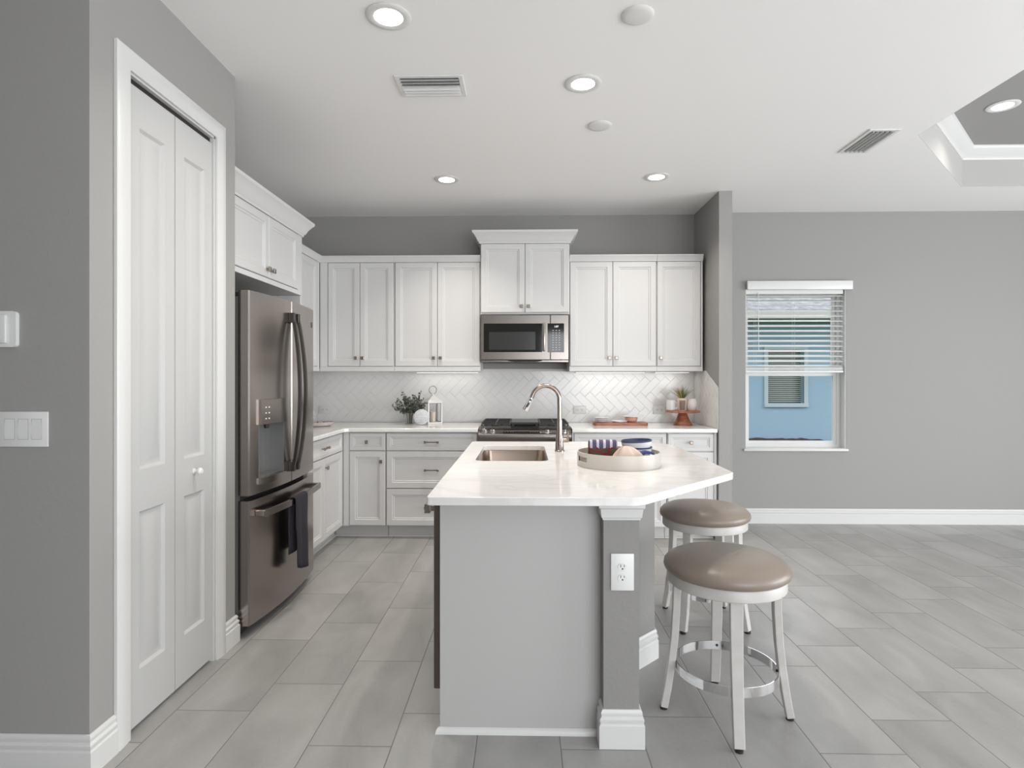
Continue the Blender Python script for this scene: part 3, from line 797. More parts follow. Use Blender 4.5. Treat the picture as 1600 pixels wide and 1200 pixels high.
# faucet
def faucet():
    t = thing('faucet', 'brushed nickel gooseneck faucet arching over the island sink', 'faucet', (0.196, 3.31, 0.9145))
    b = B(); b.lathe([(0,0),(0.027,0),(0.027,0.006),(0.024,0.010),(0.022,0.06),(0.021,0.085),(0.017,0.10),(0.0155,0.17),(0.014,0.18),(0,0.18)], (0,0,0), 24); b.build('base', NICKEL, t)
    pts = [(0,0,0.16),(0,0,0.20),(0,0,0.255)]
    R = 0.078
    for i in range(1, 17):
        a = PI*0.90*i/16; pts.append((-R+R*math.cos(a), 0, 0.290+R*1.02*math.sin(a)))
    e = Vector(pts[-1]); dv = (Vector(pts[-1])-Vector(pts[-2])).normalized()
    pts.append(tuple(e+dv*0.02))
    b = B(); b.tube(pts, 0.0125, 16); b.build('spout', NICKEL, t)
    e2 = e+dv*0.015
    dv = (dv+Vector((-0.12,0,0))).normalized()
    h = B(); h.tube([e2, e2+dv*0.012, e2+dv*0.03, e2+dv*0.075, e2+dv*0.080], [0.0135,0.0145,0.0145,0.0175,0.016], 18); sp = h.build('spray_head', CHROME, t)
    nrm = Vector((0,-1,0))
    b = B(); c = e2+dv*0.012+nrm*0.013; b.lathe([(0,0.003),(0.006,0.003),(0.006,-0.003),(0,-0.003)], c, 14, 'y')
    b.bar([e2+dv*0.028+nrm*0.0145, e2+dv*0.058+nrm*0.0165], 0.010, 0.004, side=(1,0,0)); b.build('spray_button', BLACKM, sp)
    b = B(); b.lathe([(0,0.034),(0.012,0.034),(0.013,0.02),(0.013,0),(0,0)], (0.018,0,0.062), 14, 'x'); b.bar([(0.040,0,0.062),(0.046,-0.010,0.085),(0.048,-0.02,0.115)],[0.010,0.009,0.007],[0.007,0.006,0.005]); b.build('lever', NICKEL, t)
faucet()
# dishwasher in the island
def dishwasher():
    t = thing('dishwasher', 'dark stainless dishwasher at the left side of the island, seen edge-on', 'dishwasher', (-0.318, 2.215, 0))
    B().box(0.0,0.56,0.0,0.595,0.10,0.875).build('tub', BLACKM, t)
    dd = B().box(-0.027,0.0,-0.002,0.597,0.150,0.872,0.003).build('door', mat('dishwasher_door', (0.13,0.105,0.09,1), 0.3, 0.9), t)
    b = B(); b.bar([(-0.058,0.03,0.825),(-0.058,0.565,0.825)],0.020,0.034)
    for y in (0.05,0.545): b.box(-0.05,-0.025,y-0.012,y+0.012,0.815,0.835)
    b.build('handle', NICKEL, dd)
    B().box(0.05,0.06,0.0,0.595,0.0,0.10).build('toe_kick', GAP, t)
dishwasher()

# ------------------------------------------------------------------ wall plates
def plate(name, label, cat, loc, rz, w, h, kind, group=None):
    t = thing(name, label, cat, loc, rz, group)
    pl = B().box(-w/2,w/2,-0.006,-0.0003,-h/2,h/2,0.0025,2).build('cover_plate', PLASTIC, t)
    if kind.startswith('duplex'):
        for s_ in (-1,1):
            cx, cz = (0, s_*0.0195) if kind == 'duplex' else (s_*0.0195, 0)
            b = B(); b.prism([(cx+0.0165*math.cos(a), cz+0.0135*math.sin(a)) for a in [2*PI*i/20 for i in range(20)]], -0.0082, -0.006, plane='xz'); r = b.build('receptacle', PLASTIC, t)
            b = B()
            if kind == 'duplex': b.box(cx-0.0075,cx-0.0050,-0.0086,-0.0080,cz-0.001,cz+0.009); b.box(cx+0.0050,cx+0.0070,-0.0086,-0.0080,cz,cz+0.008); b.lathe([(0,0.0005),(0.003,0.0005),(0.003,0),(0,0)],(cx,-0.0082,cz-0.007),10,'y')
            else: b.box(cx-0.001,cx+0.009,-0.0086,-0.0080,cz+0.005,cz+0.0072); b.box(cx,cx+0.008,-0.0086,-0.0080,cz-0.0072,cz-0.005); b.lathe([(0,0.0005),(0.003,0.0005),(0.003,0),(0,0)],(cx-0.007,-0.0082,cz),10,'y')
            b.build('socket_slot', SLOT, r)
    if kind == 'rocker3':
        for i in (-1,0,1):
            b = B(); b.prism([(-0.0015,-0.033),(-0.0065,-0.033),(-0.0085,0.0),(-0.006,0.033),(-0.0015,0.033)], i*0.046-0.0165, i*0.046+0.0165, plane='yz'); b.build('rocker_switch', PLASTIC, t)
            b = B(); b.ring(i*0.046-0.0176,i*0.046+0.0176,-0.0345,0.0345,0.0009,-0.0064,-0.0058); b.build('switch_gap', mat('gap_grey', (0.25,0.25,0.25,1), 0.7), t)
    return t
plate('light_switch', 'white triple rocker switch plate on the near left wall', 'light switch', (-1.679, PY0, 1.157), 0, 0.168, 0.118, 'rocker3')
plate('power_outlet', 'white vertical duplex outlet on the grey post of the island', 'outlet', (0.351, 2.12, 0.630), 0, 0.083, 0.133, 'duplex')
plate('power_outlet', 'white horizontal outlet on the backsplash just right of the faucet', 'outlet', (0.510, KY-0.009, 1.03), 0, 0.118, 0.075, 'duplex_h')
plate('power_outlet', 'white horizontal outlet on the backsplash partly behind the cake stand', 'outlet', (1.245, KY-0.009, 1.03), 0, 0.118, 0.075, 'duplex_h')
plate('power_outlet', 'white outlet on the backsplash in the left corner by the speckled bottle', 'outlet', (-1.87, KY-0.009, 1.03), 0, 0.118, 0.075, 'duplex_h')
def thermostat():
    t = thing('thermostat', 'white rounded wall thermostat above the triple switch at the left edge', 'thermostat', (-1.757, PY0, 1.492))
    b = B(); b.prism(rrect(-0.060,0.060,-0.060,0.060,0.012,5), -0.014, -0.0003, plane='xz'); b.build('backplate', PLASTIC, t)
    b = B(); b.box(-0.032,0.032,-0.024,-0.013,-0.048,0.048,0.005,2); b.build('front_cover', mat('screen_white', (0.66,0.67,0.66,1), 0.3), t)
thermostat()

# ------------------------------------------------------------------ window, blind, neighbour
def window():
    t = struct(bpy.data.objects.new('window_1', None)); C.objects.link(t); t.location = (wh[0], RWY, wh[2])
    W_, H_ = wh[1]-wh[0], wh[3]-wh[2]
    b = B(); yf = 0.085
    # reveal liner
    b.ring(0.0003,W_-0.0003,0.0003,H_-0.0003,0.004,0.001,yf); b.build('reveal', TRIM, t)
    fr = B(); fr.ring(0.0003,W_-0.0003,0.0003,H_-0.0003,0.033,yf+0.0005,yf+0.06); fr.build('window_frame', TRIM, t)
    for z0, z1, y in ((0.03,0.70,yf+0.006),(0.66,H_-0.03,yf+0.030)):
        s_ = B(); w0 = 0.026
        s_.ring(0.0335,W_-0.0335,z0+0.0035,z1-0.0035,0.030,y,y+0.022)
        so = s_.build('sash', TRIM, t)
        B().box(0.0632,W_-0.0632,y+0.009,y+0.012,z0+0.033,z1-0.033).build('pane', GLASS, so)
    si = struct(B().box(wh[0]-0.02,wh[1]+0.02,RWY-0.022,RWY+yf,wh[2]-0.020,wh[2]+0.001,0.004,2).build('window_sill', TRIM))
window()
def blind():
    t = thing('window_blind', 'white horizontal slat blind lowered halfway over the window', 'blind', (2.018, RWY, 2.14))
    W_ = 0.90
    b = B(); b.box(0.002,0.948,-0.045,-0.010,-0.012,0.068,0.006,2); b.build('valance', PLASTIC, t)
    B().box(0.01,W_-0.012,0.012,0.055,-0.045,-0.005).build('head_rail', PLASTIC, t)
    b = B(); y0, y1 = 0.014, 0.060; zb = -0.70; n = 15
    for i in range(n):
        z = -0.055+(zb+0.055)*i/(n-1)
        pts = [(y0, z-0.0105), (y0+0.0115, z-0.0035), (0.037, z+0.0016), (y1-0.0115, z+0.0050), (y1, z+0.0065)]
        for (a, za), (c, zc) in zip(pts, pts[1:]):
            for dz, fl in ((0,False),(-0.0028,True)):
                q = [(0.010,a,za+dz),(W_-0.010,a,za+dz),(W_-0.010,c,zc+dz),(0.010,c,zc+dz)]
                b._f([b.bm.verts.new(p) for p in (q[::-1] if fl else q)])
        for (a, za) in (pts[0], pts[-1]):
            b._f([b.bm.verts.new(p) for p in ((0.010,a,za-0.0028),(W_-0.010,a,za-0.0028),(W_-0.010,a,za),(0.010,a,za))])
    b.build('slats', PLASTIC, t)
    b = B()
    for i in range(6): b.box(0.010,W_-0.010,y0,y1,zb-0.014-i*0.0055,zb-0.0105-i*0.0055)
    b.build('stacked_slats', PLASTIC, t)
    B().box(0.008,W_-0.008,0.010,0.064,zb-0.064,zb-0.046,0.003).build('bottom_rail', PLASTIC, t)
    b = B()
    for x in (0.10, W_/2, W_-0.10):
        for y in (y0-0.001, y1+0.001): b.tube([(x,y,-0.03),(x,y,zb-0.045)], 0.0010, 6)
    b.build('ladder_cord', PLASTIC, t)
    b = B(); b.tube([(0.115,0.004,-0.03),(0.117,0.002,-0.25),(0.120,0.002,-0.56)], 0.0035, 8); b.build('tilt_wand', PLASTIC, t)
blind()

ROOFM = mat('roof_shingle', (0.24,0.24,0.245,1), 0.9, var=0.35, vscale=9)
BLUE = mat('blue_stucco', (0.33,0.46,0.57,1), 0.9, bump=1.0, bscale=25)
def house():
    NYY = 12.3
    t = thing('neighbour_house', 'light blue stucco house with grey shingle roof seen through the window', 'house', (6.0, NYY, 0))
    # window hole in the facade
    wx0, wx1, wz0, wz1 = -0.95, -0.21, 0.80, 1.91
    B().prism([(-8,-0.2),(8,-0.2),(8,2.75),(-8,2.75)], 0, 0.25, holes=[[(wx0,wz0),(wx1,wz0),(wx1,wz1),(wx0,wz1)]], plane='xz').build('wall', BLUE, t)
    wf = B(); e = 0.08
    wf.box(wx0-e,wx1+e,-0.04,0.02,wz1,wz1+e); wf.box(wx0-e,wx1+e,-0.06,0.02,wz0-e,wz0); wf.box(wx0-e,wx0,-0.04,0.02,wz0,wz1); wf.box(wx1,wx1+e,-0.04,0.02,wz0,wz1)
    wo = wf.build('window', mat('pale_blue_trim', (0.46,0.53,0.57,1), 0.6), t)
    b = B()
    nn = 26
    for i in range(nn):
        z = wz0+0.02+(wz1-wz0-0.03)*i/nn; b.bar([(wx0,0.10,z+0.012),(wx1,0.10,z+0.012)],0.004,0.034,side=(0,1,-1.2))
    b.build('window_blind', mat('olive_blind', (0.38,0.42,0.37,1), 0.7), wo)
    B().box(wx0,wx1,0.16,0.17,wz0,wz1).build('pane', mat('dark_pane', (0.15,0.18,0.17,1), 0.1), wo)
    B().box(-8,8,-1.05,0.02,2.45,2.49).build('soffit', mat('soffit_shaded_olive', (0.25,0.26,0.22,1), 0.8), t)  # shade under the overhang is put into this darker olive
    B().box(-8,8,-1.15,-1.05,2.45,2.59).build('gutter', mat('fascia_cream', (0.40,0.39,0.35,1), 0.5), t)
    b = B(); b.prism([(-1.12,2.58),(-1.12,2.62),(5,4.9),(5,4.86)], -8, 8, plane='yz'); b.build('roof', ROOFM, t)
house()
GRASSM = mat('grass_green', (0.10,0.16,0.05,1), 0.95, var=0.4, vscale=8)
g = B().prism([(-14,5.75),(26,5.75),(26,14),(-14,14)], -0.25, -0.05); struct(g.build('ground', GRASSM))
g = B().prism([(6.9,-12),(26,-12),(26,5.7),(6.9,5.7)], -0.25, -0.05); struct(g.build('ground_side', mat('pale_paving', (0.5,0.49,0.46,1), 0.9)))
def mulch():
    b = B(); n = 90; rows = []
    for j, (dy, hh) in enumerate(((-1.2,0.0),(-0.8,0.11),(-0.35,0.15),(-0.05,0.13))):
        row = []
        for i in range(n+1):
            x = 1.5+9*i/n; k = 1.0 if x < 5.6 else max(0.35, 1-(x-5.6)*0.45)
            row.append(b.bm.verts.new((x, 12.28+dy, -0.055+hh*k*1.0+(random.uniform(-0.02,0.02) if j else 0))))
        rows.append(row)
    for p, q in zip(rows, rows[1:]):
        for i in range(n): b._f([p[i],p[i+1],q[i+1],q[i]])
    struct(b.build('ground_mulch', mat('red_brown_mulch', (0.075,0.042,0.035,1), 0.95, var=0.5, vscale=30), ang=10))
mulch()

# ------------------------------------------------------------------ ceiling fixtures
LENS = emit('lamp_lens', (1.0,0.97,0.92,1), 9.0)
def downlight(label, x, y, z=CEIL, power=10, spr=0.75):
    t = thing('recessed_downlight', label, 'ceiling light', (x,y,z), 0, 'recessed downlights')
    b = B(); b.lathe([(0.060,-0.0005),(0.092,-0.0005),(0.094,-0.004),(0.090,-0.007),(0.068,-0.009),(0.060,-0.006),(0.060,-0.0005)], (0,0,0), 40); b.build('trim_ring', PLASTIC, t)
    b = B(); b.lathe([(0,-0.005),(0.0605,-0.005),(0.0605,-0.0008),(0,-0.0008)][::-1], (0,0,0), 32); b.build('lens', LENS, t)
    l = area('downlight_lamp', (x,y,z-0.015), (0,0,0), 0.12, 0.12, power, (1.0,0.93,0.84), 'DISK', spread=PI*spr)
    return t
downlight('recessed ceiling light nearest the camera, at the upper left of the ceiling', -0.569, 2.434)
downlight('recessed ceiling light beyond and between the two round blank covers', 0.299, 3.011)
downlight('recessed ceiling light above the back-left corner, left of the microwave cabinet', -0.594, 4.445, power=8, spr=0.60)
downlight('recessed ceiling light nearest the grey wing wall', 0.99, 4.423, power=7.5, spr=0.70)
downlight('recessed ceiling light up inside the tray recess at the right', 3.181, 3.967, 3.14, power=3)
def cover(label, x, y, r):
    b = B(); b.lathe([(0,-0.012),(r*0.7,-0.011),(r*0.92,-0.008),(r,-0.003),(r,-0.0004),(0,-0.0004)][::-1], (0,0,0), 40)
    o = b.build('round_cover', PLASTIC, loc=(x,y,CEIL)); tag(o, label, 'ceiling cover', 'round blank ceiling covers')
cover('larger round white blank cover at the top of the ceiling', 0.469, 2.448, 0.068)
cover('smaller faint round cover on the ceiling beyond the middle downlight', 0.448, 3.517, 0.072)
def vent(label, x0, x1, y0, y1, along='x', half=True):
    t = thing('ceiling_vent', label, 'air vent', ((x0+x1)/2,(y0+y1)/2,CEIL), 0 if along == 'x' else PI/2)
    L = (x1-x0)/2 if along == 'x' else (y1-y0)/2; D = (y1-y0)/2 if along == 'x' else (x1-x0)/2
    e = 0.024
    b = B()
    b.box(-L,L,-D,-D+e,-0.008,-0.0004,0.002); b.box(-L,L,D-e,D,-0.008,-0.0004,0.002); b.box(-L,-L+e,-D+e,D-e,-0.008,-0.0004,0.002); b.box(L-e,L,-D+e,D-e,-0.008,-0.0004,0.002)
    b.build('frame', PLASTIC, t)
    B().box(-L+e,L-e,-D+e,D-e,-0.0015,-0.0005).build('backing', mat('vent_shadow', (0.16,0.16,0.16,1), 0.8), t)
    b = B(); n = 6 if half else 5
    for i in range(n):
        y = -D+e+(2*D-2*e)*(i+0.5)/n
        b.bar([(-L+e,y,-0.009),(L-e,y,-0.009)],0.0015,0.0205 if half else 0.013,side=((0,0.75,-0.6) if i < n/2 else (0,0.75,0.6)) if half else (0,0.97,-0.12))
    b.build('louvres', PLASTIC, t)
vent('white air vent left of the microwave line, between the two left ceiling lights', -0.655, -0.310, 2.905, 3.125)
vent('white air vent on the ceiling beside the tray recess', 2.095, 2.285, 3.60, 3.97, 'y', False)
# under-cabinet light bars
def ucl(label, x0, x1):
    t = thing('under_cabinet_light', label, 'light', ((x0+x1)/2, 5.36, 1.386)); L = (x1-x0)/2
    B().box(-L,L,-0.015,0.015,-0.010,-0.0004,0.002).build('housing', PLASTIC, t)
    B().box(-L+0.01,L-0.01,-0.010,0.010,-0.0115,-0.0095).build('diffuser', emit('bar_lens', (1,0.97,0.92,1), 3.0), t)
    area('under_cabinet_lamp', ((x0+x1)/2, 5.36, 1.371), (0,0,0), x1-x0-0.02, 0.02, 0.35*(x1-x0), (1.0,0.95,0.88))
ucl('slim light bar under the upper cabinet left of the microwave', -1.00, -0.42)
ucl('slim light bar under the upper cabinet right of the microwave', 0.46, 1.10)
ucl('short light bar under the rightmost upper cabinet', 1.18, 1.50)

# ------------------------------------------------------------------ stools
def stool():
    t = thing('counter_stool', 'nearer round counter stool with taupe cushion and chrome foot ring', 'stool', (0.795, 2.335, 0), math.radians(-8), 'swivel counter stools at the island')
    b = B(); b.lathe([(0,0.641),(0.09,0.640),(0.15,0.636),(0.195,0.627),(0.222,0.614),(0.2365,0.598),(0.239,0.584),(0.235,0.572),(0.224,0.563),(0,0.560)][::-1], (0,0,0), 64); b.build('seat_cushion', LEATHER, t, ang=60)
    b = B(); b.lathe([(0.0,0.562),(0.221,0.562),(0.223,0.559),(0.223,0.522),(0.220,0.519),(0.10,0.519),(0,0.519)][::-1], (0,0,0), 64); b.build('seat_ring', STOOLW, t)
    prof = [(0.188,0.525),(0.190,0.42),(0.197,0.30),(0.208,0.20),(0.222,0.10),(0.238,0.012)]
    ff = []
    for k in range(4):
        a = PI/2*k; d = Vector((math.cos(a),math.sin(a),0)); tn = Vector((-math.sin(a),math.cos(a),0))
        b = B(); b.bar([d*r+Vector((0,0,z)) for r, z in prof], [0.046,0.044,0.042,0.040,0.039,0.038], [0.028]*6, side=tn)
        bmesh.ops.bevel(b.bm, geom=b.bm.edges[:], offset=0.002, segments=1, affect='EDGES')
        lg = b.build('leg', STOOLW, t)
        b = B(); c = d*0.2385; b.lathe([(0,0.011),(0.015,0.011),(0.015,0),(0,0)][::-1], (c.x,c.y,0), 12); b.build('foot_glide', DARKST, lg)
    b = B(); b.lathe([(0.190,0.168),(0.194,0.168),(0.194,0.204),(0.190,0.204),(0.190,0.168)], (0,0,0), 64); fr = b.build('foot_ring', CHROME, t)
    for k in range(4):
        a = PI/2*k; b = B(); M3 = Matrix.Rotation(a, 3, 'Z')
        b.lathe([(0,-0.004),(0.005,-0.003),(0.006,0),(0,0)], M3 @ Vector((0.190,0,0.186)), 10, 'x', None) if k == 0 else b.lathe([(0,-0.004),(0.005,-0.003),(0.006,0)], M3 @ Vector((0.190,0,0.186)), 10, 'z', M3 @ Matrix(((0,0,1),(1,0,0),(0,1,0))))
        b.build('screw', DARKST, fr)
    return t
s1 = stool()
dup(s1, (0.985, 3.236, 0), math.radians(47), 'farther round counter stool with taupe cushion, behind the nearer one')

# ------------------------------------------------------------------ tray on the island and its contents
TX, TY, TZ = 0.446, 2.80, 0.9145
def tray_():
    t = thing('serving_tray', 'round cream tray with cutout handles on the island countertop', 'tray', (TX,TY,TZ))
    CREAM = mat('cream_lacquer', (0.56,0.52,0.47,1), 0.3)
    b = B(); R = 0.196; n = 64
    # wall with two slots (at +-X)
    zs = [0.0, 0.026, 0.048, 0.066]
    def slot(i):
        a = (2*PI*(i+0.5)/n); return abs(math.sin(a-math.radians(20))) < 0.20
    for rr, fl in ((R,False),(R-0.006,True)):
        for i in range(n):
            for j in range(3):
                if slot(i) and j == 1: continue
                a, c = 2*PI*i/n, 2*PI*(i+1)/n
                q = [(rr*math.cos(a),rr*math.sin(a),zs[j]),(rr*math.cos(c),rr*math.sin(c),zs[j]),(rr*math.cos(c),rr*math.sin(c),zs[j+1]),(rr*math.cos(a),rr*math.sin(a),zs[j+1])]
                b._f([b.bm.verts.new(p) for p in (q[::-1] if fl else q)])
    for i in range(n):
        a, c = 2*PI*i/n, 2*PI*(i+1)/n
        hs = [zs[3]]+([zs[1], zs[2]] if slot(i) else [])
        for z in hs:
            b._f([b.bm.verts.new(p) for p in ((R*math.cos(a),R*math.sin(a),z),(R*math.cos(c),R*math.sin(c),z),((R-0.006)*math.cos(c),(R-0.006)*math.sin(c),z),((R-0.006)*math.cos(a),(R-0.006)*math.sin(a),z))])
    b.build('rim', CREAM, t)
    b = B(); b.lathe([(0,0),(R-0.001,0),(R-0.001,0.006),(0,0.006)], (0,0,0), 64); b.build('base', CREAM, t)
tray_()
def striped():
    m = mat('flower_stripe_print', (0.3,0.3,0.4,1), 0.6); t = NT(m); bs = m.node_tree.nodes['Principled BSDF']
    tc = t.n('ShaderNodeTexCoord'); sp = t.n('ShaderNodeSeparateXYZ'); t.put(sp.inputs[0], tc.outputs['Object'])
    st = t.m('GREATER_THAN', t.m('FRACT', t.m('MULTIPLY', sp.outputs[0], 1/0.032)), 0.38)
    mix = t.n('ShaderNodeMix', data_type='RGBA'); t.put(mix.inputs[0], st); t.put(mix.inputs[6], (0.55,0.52,0.60,1)); t.put(mix.inputs[7], (0.075,0.065,0.13,1))
    n = t.n('ShaderNodeTexNoise'); n.inputs['Scale'].default_value = 90; t.put(n.inputs['Vector'], tc.outputs['Object'])
    rp = t.n('ShaderNodeValToRGB'); rp.color_ramp.elements[0].color = (0.20,0.008,0.03,1); rp.color_ramp.elements[1].color = (0.05,0.09,0.02,1)
    rp.color_ramp.elements[0].position = 0.48; rp.color_ramp.elements[1].position = 0.55
    t.put(rp.inputs['Fac'], n.outputs['Fac'])
    low = t.m('LESS_THAN', t.m('ADD', sp.outputs[2], t.m('MULTIPLY', n.outputs['Fac'], 0.04)), 0.088)
    mx2 = t.n('ShaderNodeMix', data_type='RGBA'); t.put(mx2.inputs[0], low); t.put(mx2.inputs[6], mix.outputs[2]); t.put(mx2.inputs[7], rp.outputs['Color'])
    t.put(bs.inputs['Base Color'], mx2.outputs[2])
    return m
def napkins():
    z = TZ+0.0065
    t = thing('napkin_holder', 'clear acrylic holder standing at the left of the cream tray', 'napkin holder', (TX-0.080, TY+0.035, z))
    B().box(-0.100,0.085,-0.030,-0.027,0,0.118).build('front_panel', GLASS, t)
    B().box(-0.100,0.085,0.027,0.030,0,0.118).build('back_panel', GLASS, t)
    B().box(-0.100,0.085,-0.027,0.027,0,0.003).build('base', GLASS, t)
    o = B().box(-0.070,0.070,-0.020,0.018,0.0,0.106,0.012,3).build('napkin_stack', striped(), loc=(TX-0.070, TY+0.035, z+0.0035))
    tag(o, 'stack of purple-striped floral napkins standing in the clear holder', 'napkins')
napkins()
NAVY = mat('navy_glaze', (0.05,0.065,0.14,1), 0.15)
WGL = mat('white_glaze', (0.70,0.70,0.71,1), 0.2)
def bowl(label, x, y, z, r, h, tilt=0):
    t = thing('bowl', label, 'bowl', (x,y,z), 0, 'nested bowls on the cream tray'); t.rotation_euler = (0, tilt, 0)
    b = B(); b.lathe([(0,0),(r*0.5,0),(r*0.55,0.004),(r*0.86,h*0.45),(r,h),(r-0.004,h+0.001)], (0,0,0), 40); b.build('outer_shell', WGL, t)
    b = B(); b.lathe([(r-0.004,h+0.001),(r*0.82,h*0.47),(r*0.5,0.009),(0,0.008)], (0,0,0), 40); b.build('inner_glaze', NAVY, t)
    b = B(); b.lathe([(r*0.992,h*0.93),(r*1.006,h),(r*0.985,h+0.0025)], (0,0,0), 40); b.build('rim_band', NAVY, t)
bowl('lower of the two navy and white nested bowls on the tray', TX+0.100, TY+0.062, TZ+0.0068, 0.073, 0.072)
bowl('upper of the two navy and white nested bowls on the tray', TX+0.100, TY+0.062, TZ+0.040, 0.075, 0.070, math.radians(-3))
def cloth_peak():
    b = B(); n = 28; m_ = 10
    rows = []
    for j in range(m_+1):
        u = j/m_; row = []
        for i in range(n):
            a = 2*PI*i/n
            r = 0.003+0.088*(u**0.9)*(1+0.22*math.sin(3*a+0.6)+0.07*math.sin(5*a+1))
            z = 0.092*(1-u**1.5)*(1+0.10*math.sin(3*a+2)*u) + 0.005*math.sin(5*a+1)*u*(1-u)*4
            row.append(b.bm.verts.new((r*math.cos(a)*0.95-0.012*(1-u)+0.012, r*math.sin(a)*0.62, max(z,0)+0.001)))
        rows.append(row)
    b._f(rows[0][::-1])
    for p, q in zip(rows, rows[1:]):
        for i in range(n): b._f([p[i],q[i],q[(i+1)%n],p[(i+1)%n]])
    o = b.build('linen_cloth', mat('beige_linen', (0.62,0.50,0.42,1), 0.9, bump=0.5, bscale=300), loc=(TX+0.020, TY-0.085, TZ+0.0068), ang=70)
    tag(o, 'peaked beige linen cloth in front of the bowls on the tray', 'cloth')
cloth_peak()
b = B()
pts = [(-0.055,0,0.012),(-0.03,0.004,0.045),(0.0,0,0.062),(0.03,-0.004,0.056),(0.055,-0.006,0.040)]
b.bar(pts,[0.030,0.040,0.034,0.024,0.016],[0.016,0.020,0.014,0.010,0.008],side=(0,1,0))
bmesh.ops.bevel(b.bm, geom=b.bm.edges[:], offset=0.003, segments=1, affect='EDGES')
tag(b.build('blue_scoop', mat('royal_blue', (0.03,0.06,0.22,1), 0.3), loc=(TX+0.118, TY-0.045, TZ+0.0068)), 'bright blue folded utensil at the right side of the tray', 'utensil')

# ------------------------------------------------------------------ things on the back counter
CZ = 0.9145
# eucalyptus in a ribbed glass vase
def vase():
    t = thing('glass_vase', 'ribbed clear glass vase holding the eucalyptus on the left counter', 'vase', (-1.02, 5.17, CZ))
    b = B(); n = 40; rows = []
    for r, z in ((0.0,0.004),(0.036,0.004),(0.040,0.012),(0.048,0.06),(0.052,0.10),(0.050,0.104)):
        if r == 0: rows.append([b.bm.verts.new((0,0,z))]); continue
        rows.append([b.bm.verts.new(((r+(0.0018 if i % 2 else 0))*math.cos(2*PI*i/n),(r+(0.0018 if i % 2 else 0))*math.sin(2*PI*i/n),z)) for i in range(n)])
    for p, q in zip(rows, rows[1:]):
        for i in range(n):
            if len(p) == 1: b._f([p[0],q[(i+1)%n],q[i]])
            else: b._f([p[i],p[(i+1)%n],q[(i+1)%n],q[i]])
    o = b.build('vase_body', VGLASS, t, ang=20); m = o.modifiers.new('solid','SOLIDIFY'); m.thickness = 0.003; m.offset = -1
    o['label'] = 'ribbed clear glass vase body'
def eucalyptus():
    t = thing('eucalyptus_bouquet', 'dark grey-green eucalyptus sprigs in the ribbed vase', 'plant', (-1.02, 5.17, CZ+0.008))
    LEAF = mat('eucalyptus_leaf', (0.065,0.075,0.06,1), 0.6, var=0.5, vscale=40); LEAF2 = mat('eucalyptus_pale', (0.20,0.215,0.19,1), 0.6)
    rnd = random.Random(5)
    dirs = []
    for i in range(26):
        a = rnd.uniform(0, 2*PI); sp = rnd.uniform(0.1, 1.0)
        dirs.append((math.cos(a)*sp, math.sin(a)*sp*0.7, 1.25-0.75*sp*sp, rnd.uniform(0.16, 0.235)))
    dirs += [(-1.0,-0.2,0.55,0.20),(-0.85,0.1,0.8,0.2),(0.62,0,1.3,0.27),(-0.45,0,1.5,0.25),(0.9,-0.1,0.6,0.19),(-1.0,0.1,0.35,0.18)]
    st = B(); lf = B()
    for dx, dy, dz, L in dirs:
        d_ = Vector((dx,dy,dz)).normalized(); p0 = Vector((d_.x*0.02, d_.y*0.02, 0.0))
        pts = []
        for k in range(7):
            u = k/6; p = p0.lerp(Vector((d_.x*0.03,d_.y*0.03,0.095)), min(1,u*2.2)) if u < 0.45 else Vector((d_.x*0.03,d_.y*0.03,0.095))+d_*(L-0.06)*(u-0.45)/0.55
            pts.append(p)
        st.tube(pts, [0.0014]*7, 5)
        for k in range(9):
            u = 0.12+0.88*k/8; p = Vector((d_.x*0.03,d_.y*0.03,0.095))+d_*(L-0.06)*u
            for s_ in (-1,1):
                rr = rnd.uniform(0.009,0.0135)*(1.15-0.35*u)
                nrm = Vector((rnd.uniform(-1,1),rnd.uniform(-1.3,0.2),rnd.uniform(-0.5,1))).normalized()
                sd = nrm.cross(d_).normalized()*s_
                c = p+sd*rr*1.1; tt = nrm.cross(sd)
                lf.mi = 1 if rnd.random() < 0.28 else 0
                vv = [lf.bm.verts.new(c+(sd*math.cos(2*PI*q/7)+tt*math.sin(2*PI*q/7)*0.85)*rr+nrm*0.0012*(-1)**q) for q in range(7)]
                lf._f(vv)
    st.build('stems', mat('stem_brown', (0.10,0.09,0.06,1), 0.7), t)
    lo = lf.build('foliage', [LEAF, LEAF2], t, merge=False, ang=10)
vase(); eucalyptus()
# round plaque with embossed lettering strokes
def plaque():
    t = thing('round_plaque', 'round pale grey embossed plaque leaning between vase and lantern', 'plaque', (-0.905, 5.11, CZ+0.002)); t.rotation_euler = (math.radians(-9), 0, 0)
    b = B(); b.lathe([(0,0),(0.066,0),(0.068,0.002),(0.068,0.012),(0.065,0.014),(0,0.014)], (0,0.0,0.068), 44, 'y'); b.build('disc', mat('plaque_grey', (0.55,0.57,0.60,1), 0.5, var=0.12, vscale=30), t)
    b = B(); rnd = random.Random(3)
    for r, (z, hw, hh) in enumerate(((0.098,0.040,0.011),(0.070,0.052,0.007),(0.050,0.046,0.006),(0.033,0.034,0.005))):
        x = -hw; pts = []
        while x < hw:
            pts.append((x, -0.0145, z+hh*(1 if len(pts)%2 else -1)*rnd.uniform(0.6,1))); x += hh*0.75
        b.tube(pts, 0.0016, 5)
    b.build('embossed_lettering', mat('plaque_white', (0.82,0.82,0.84,1), 0.4), t)
plaque()
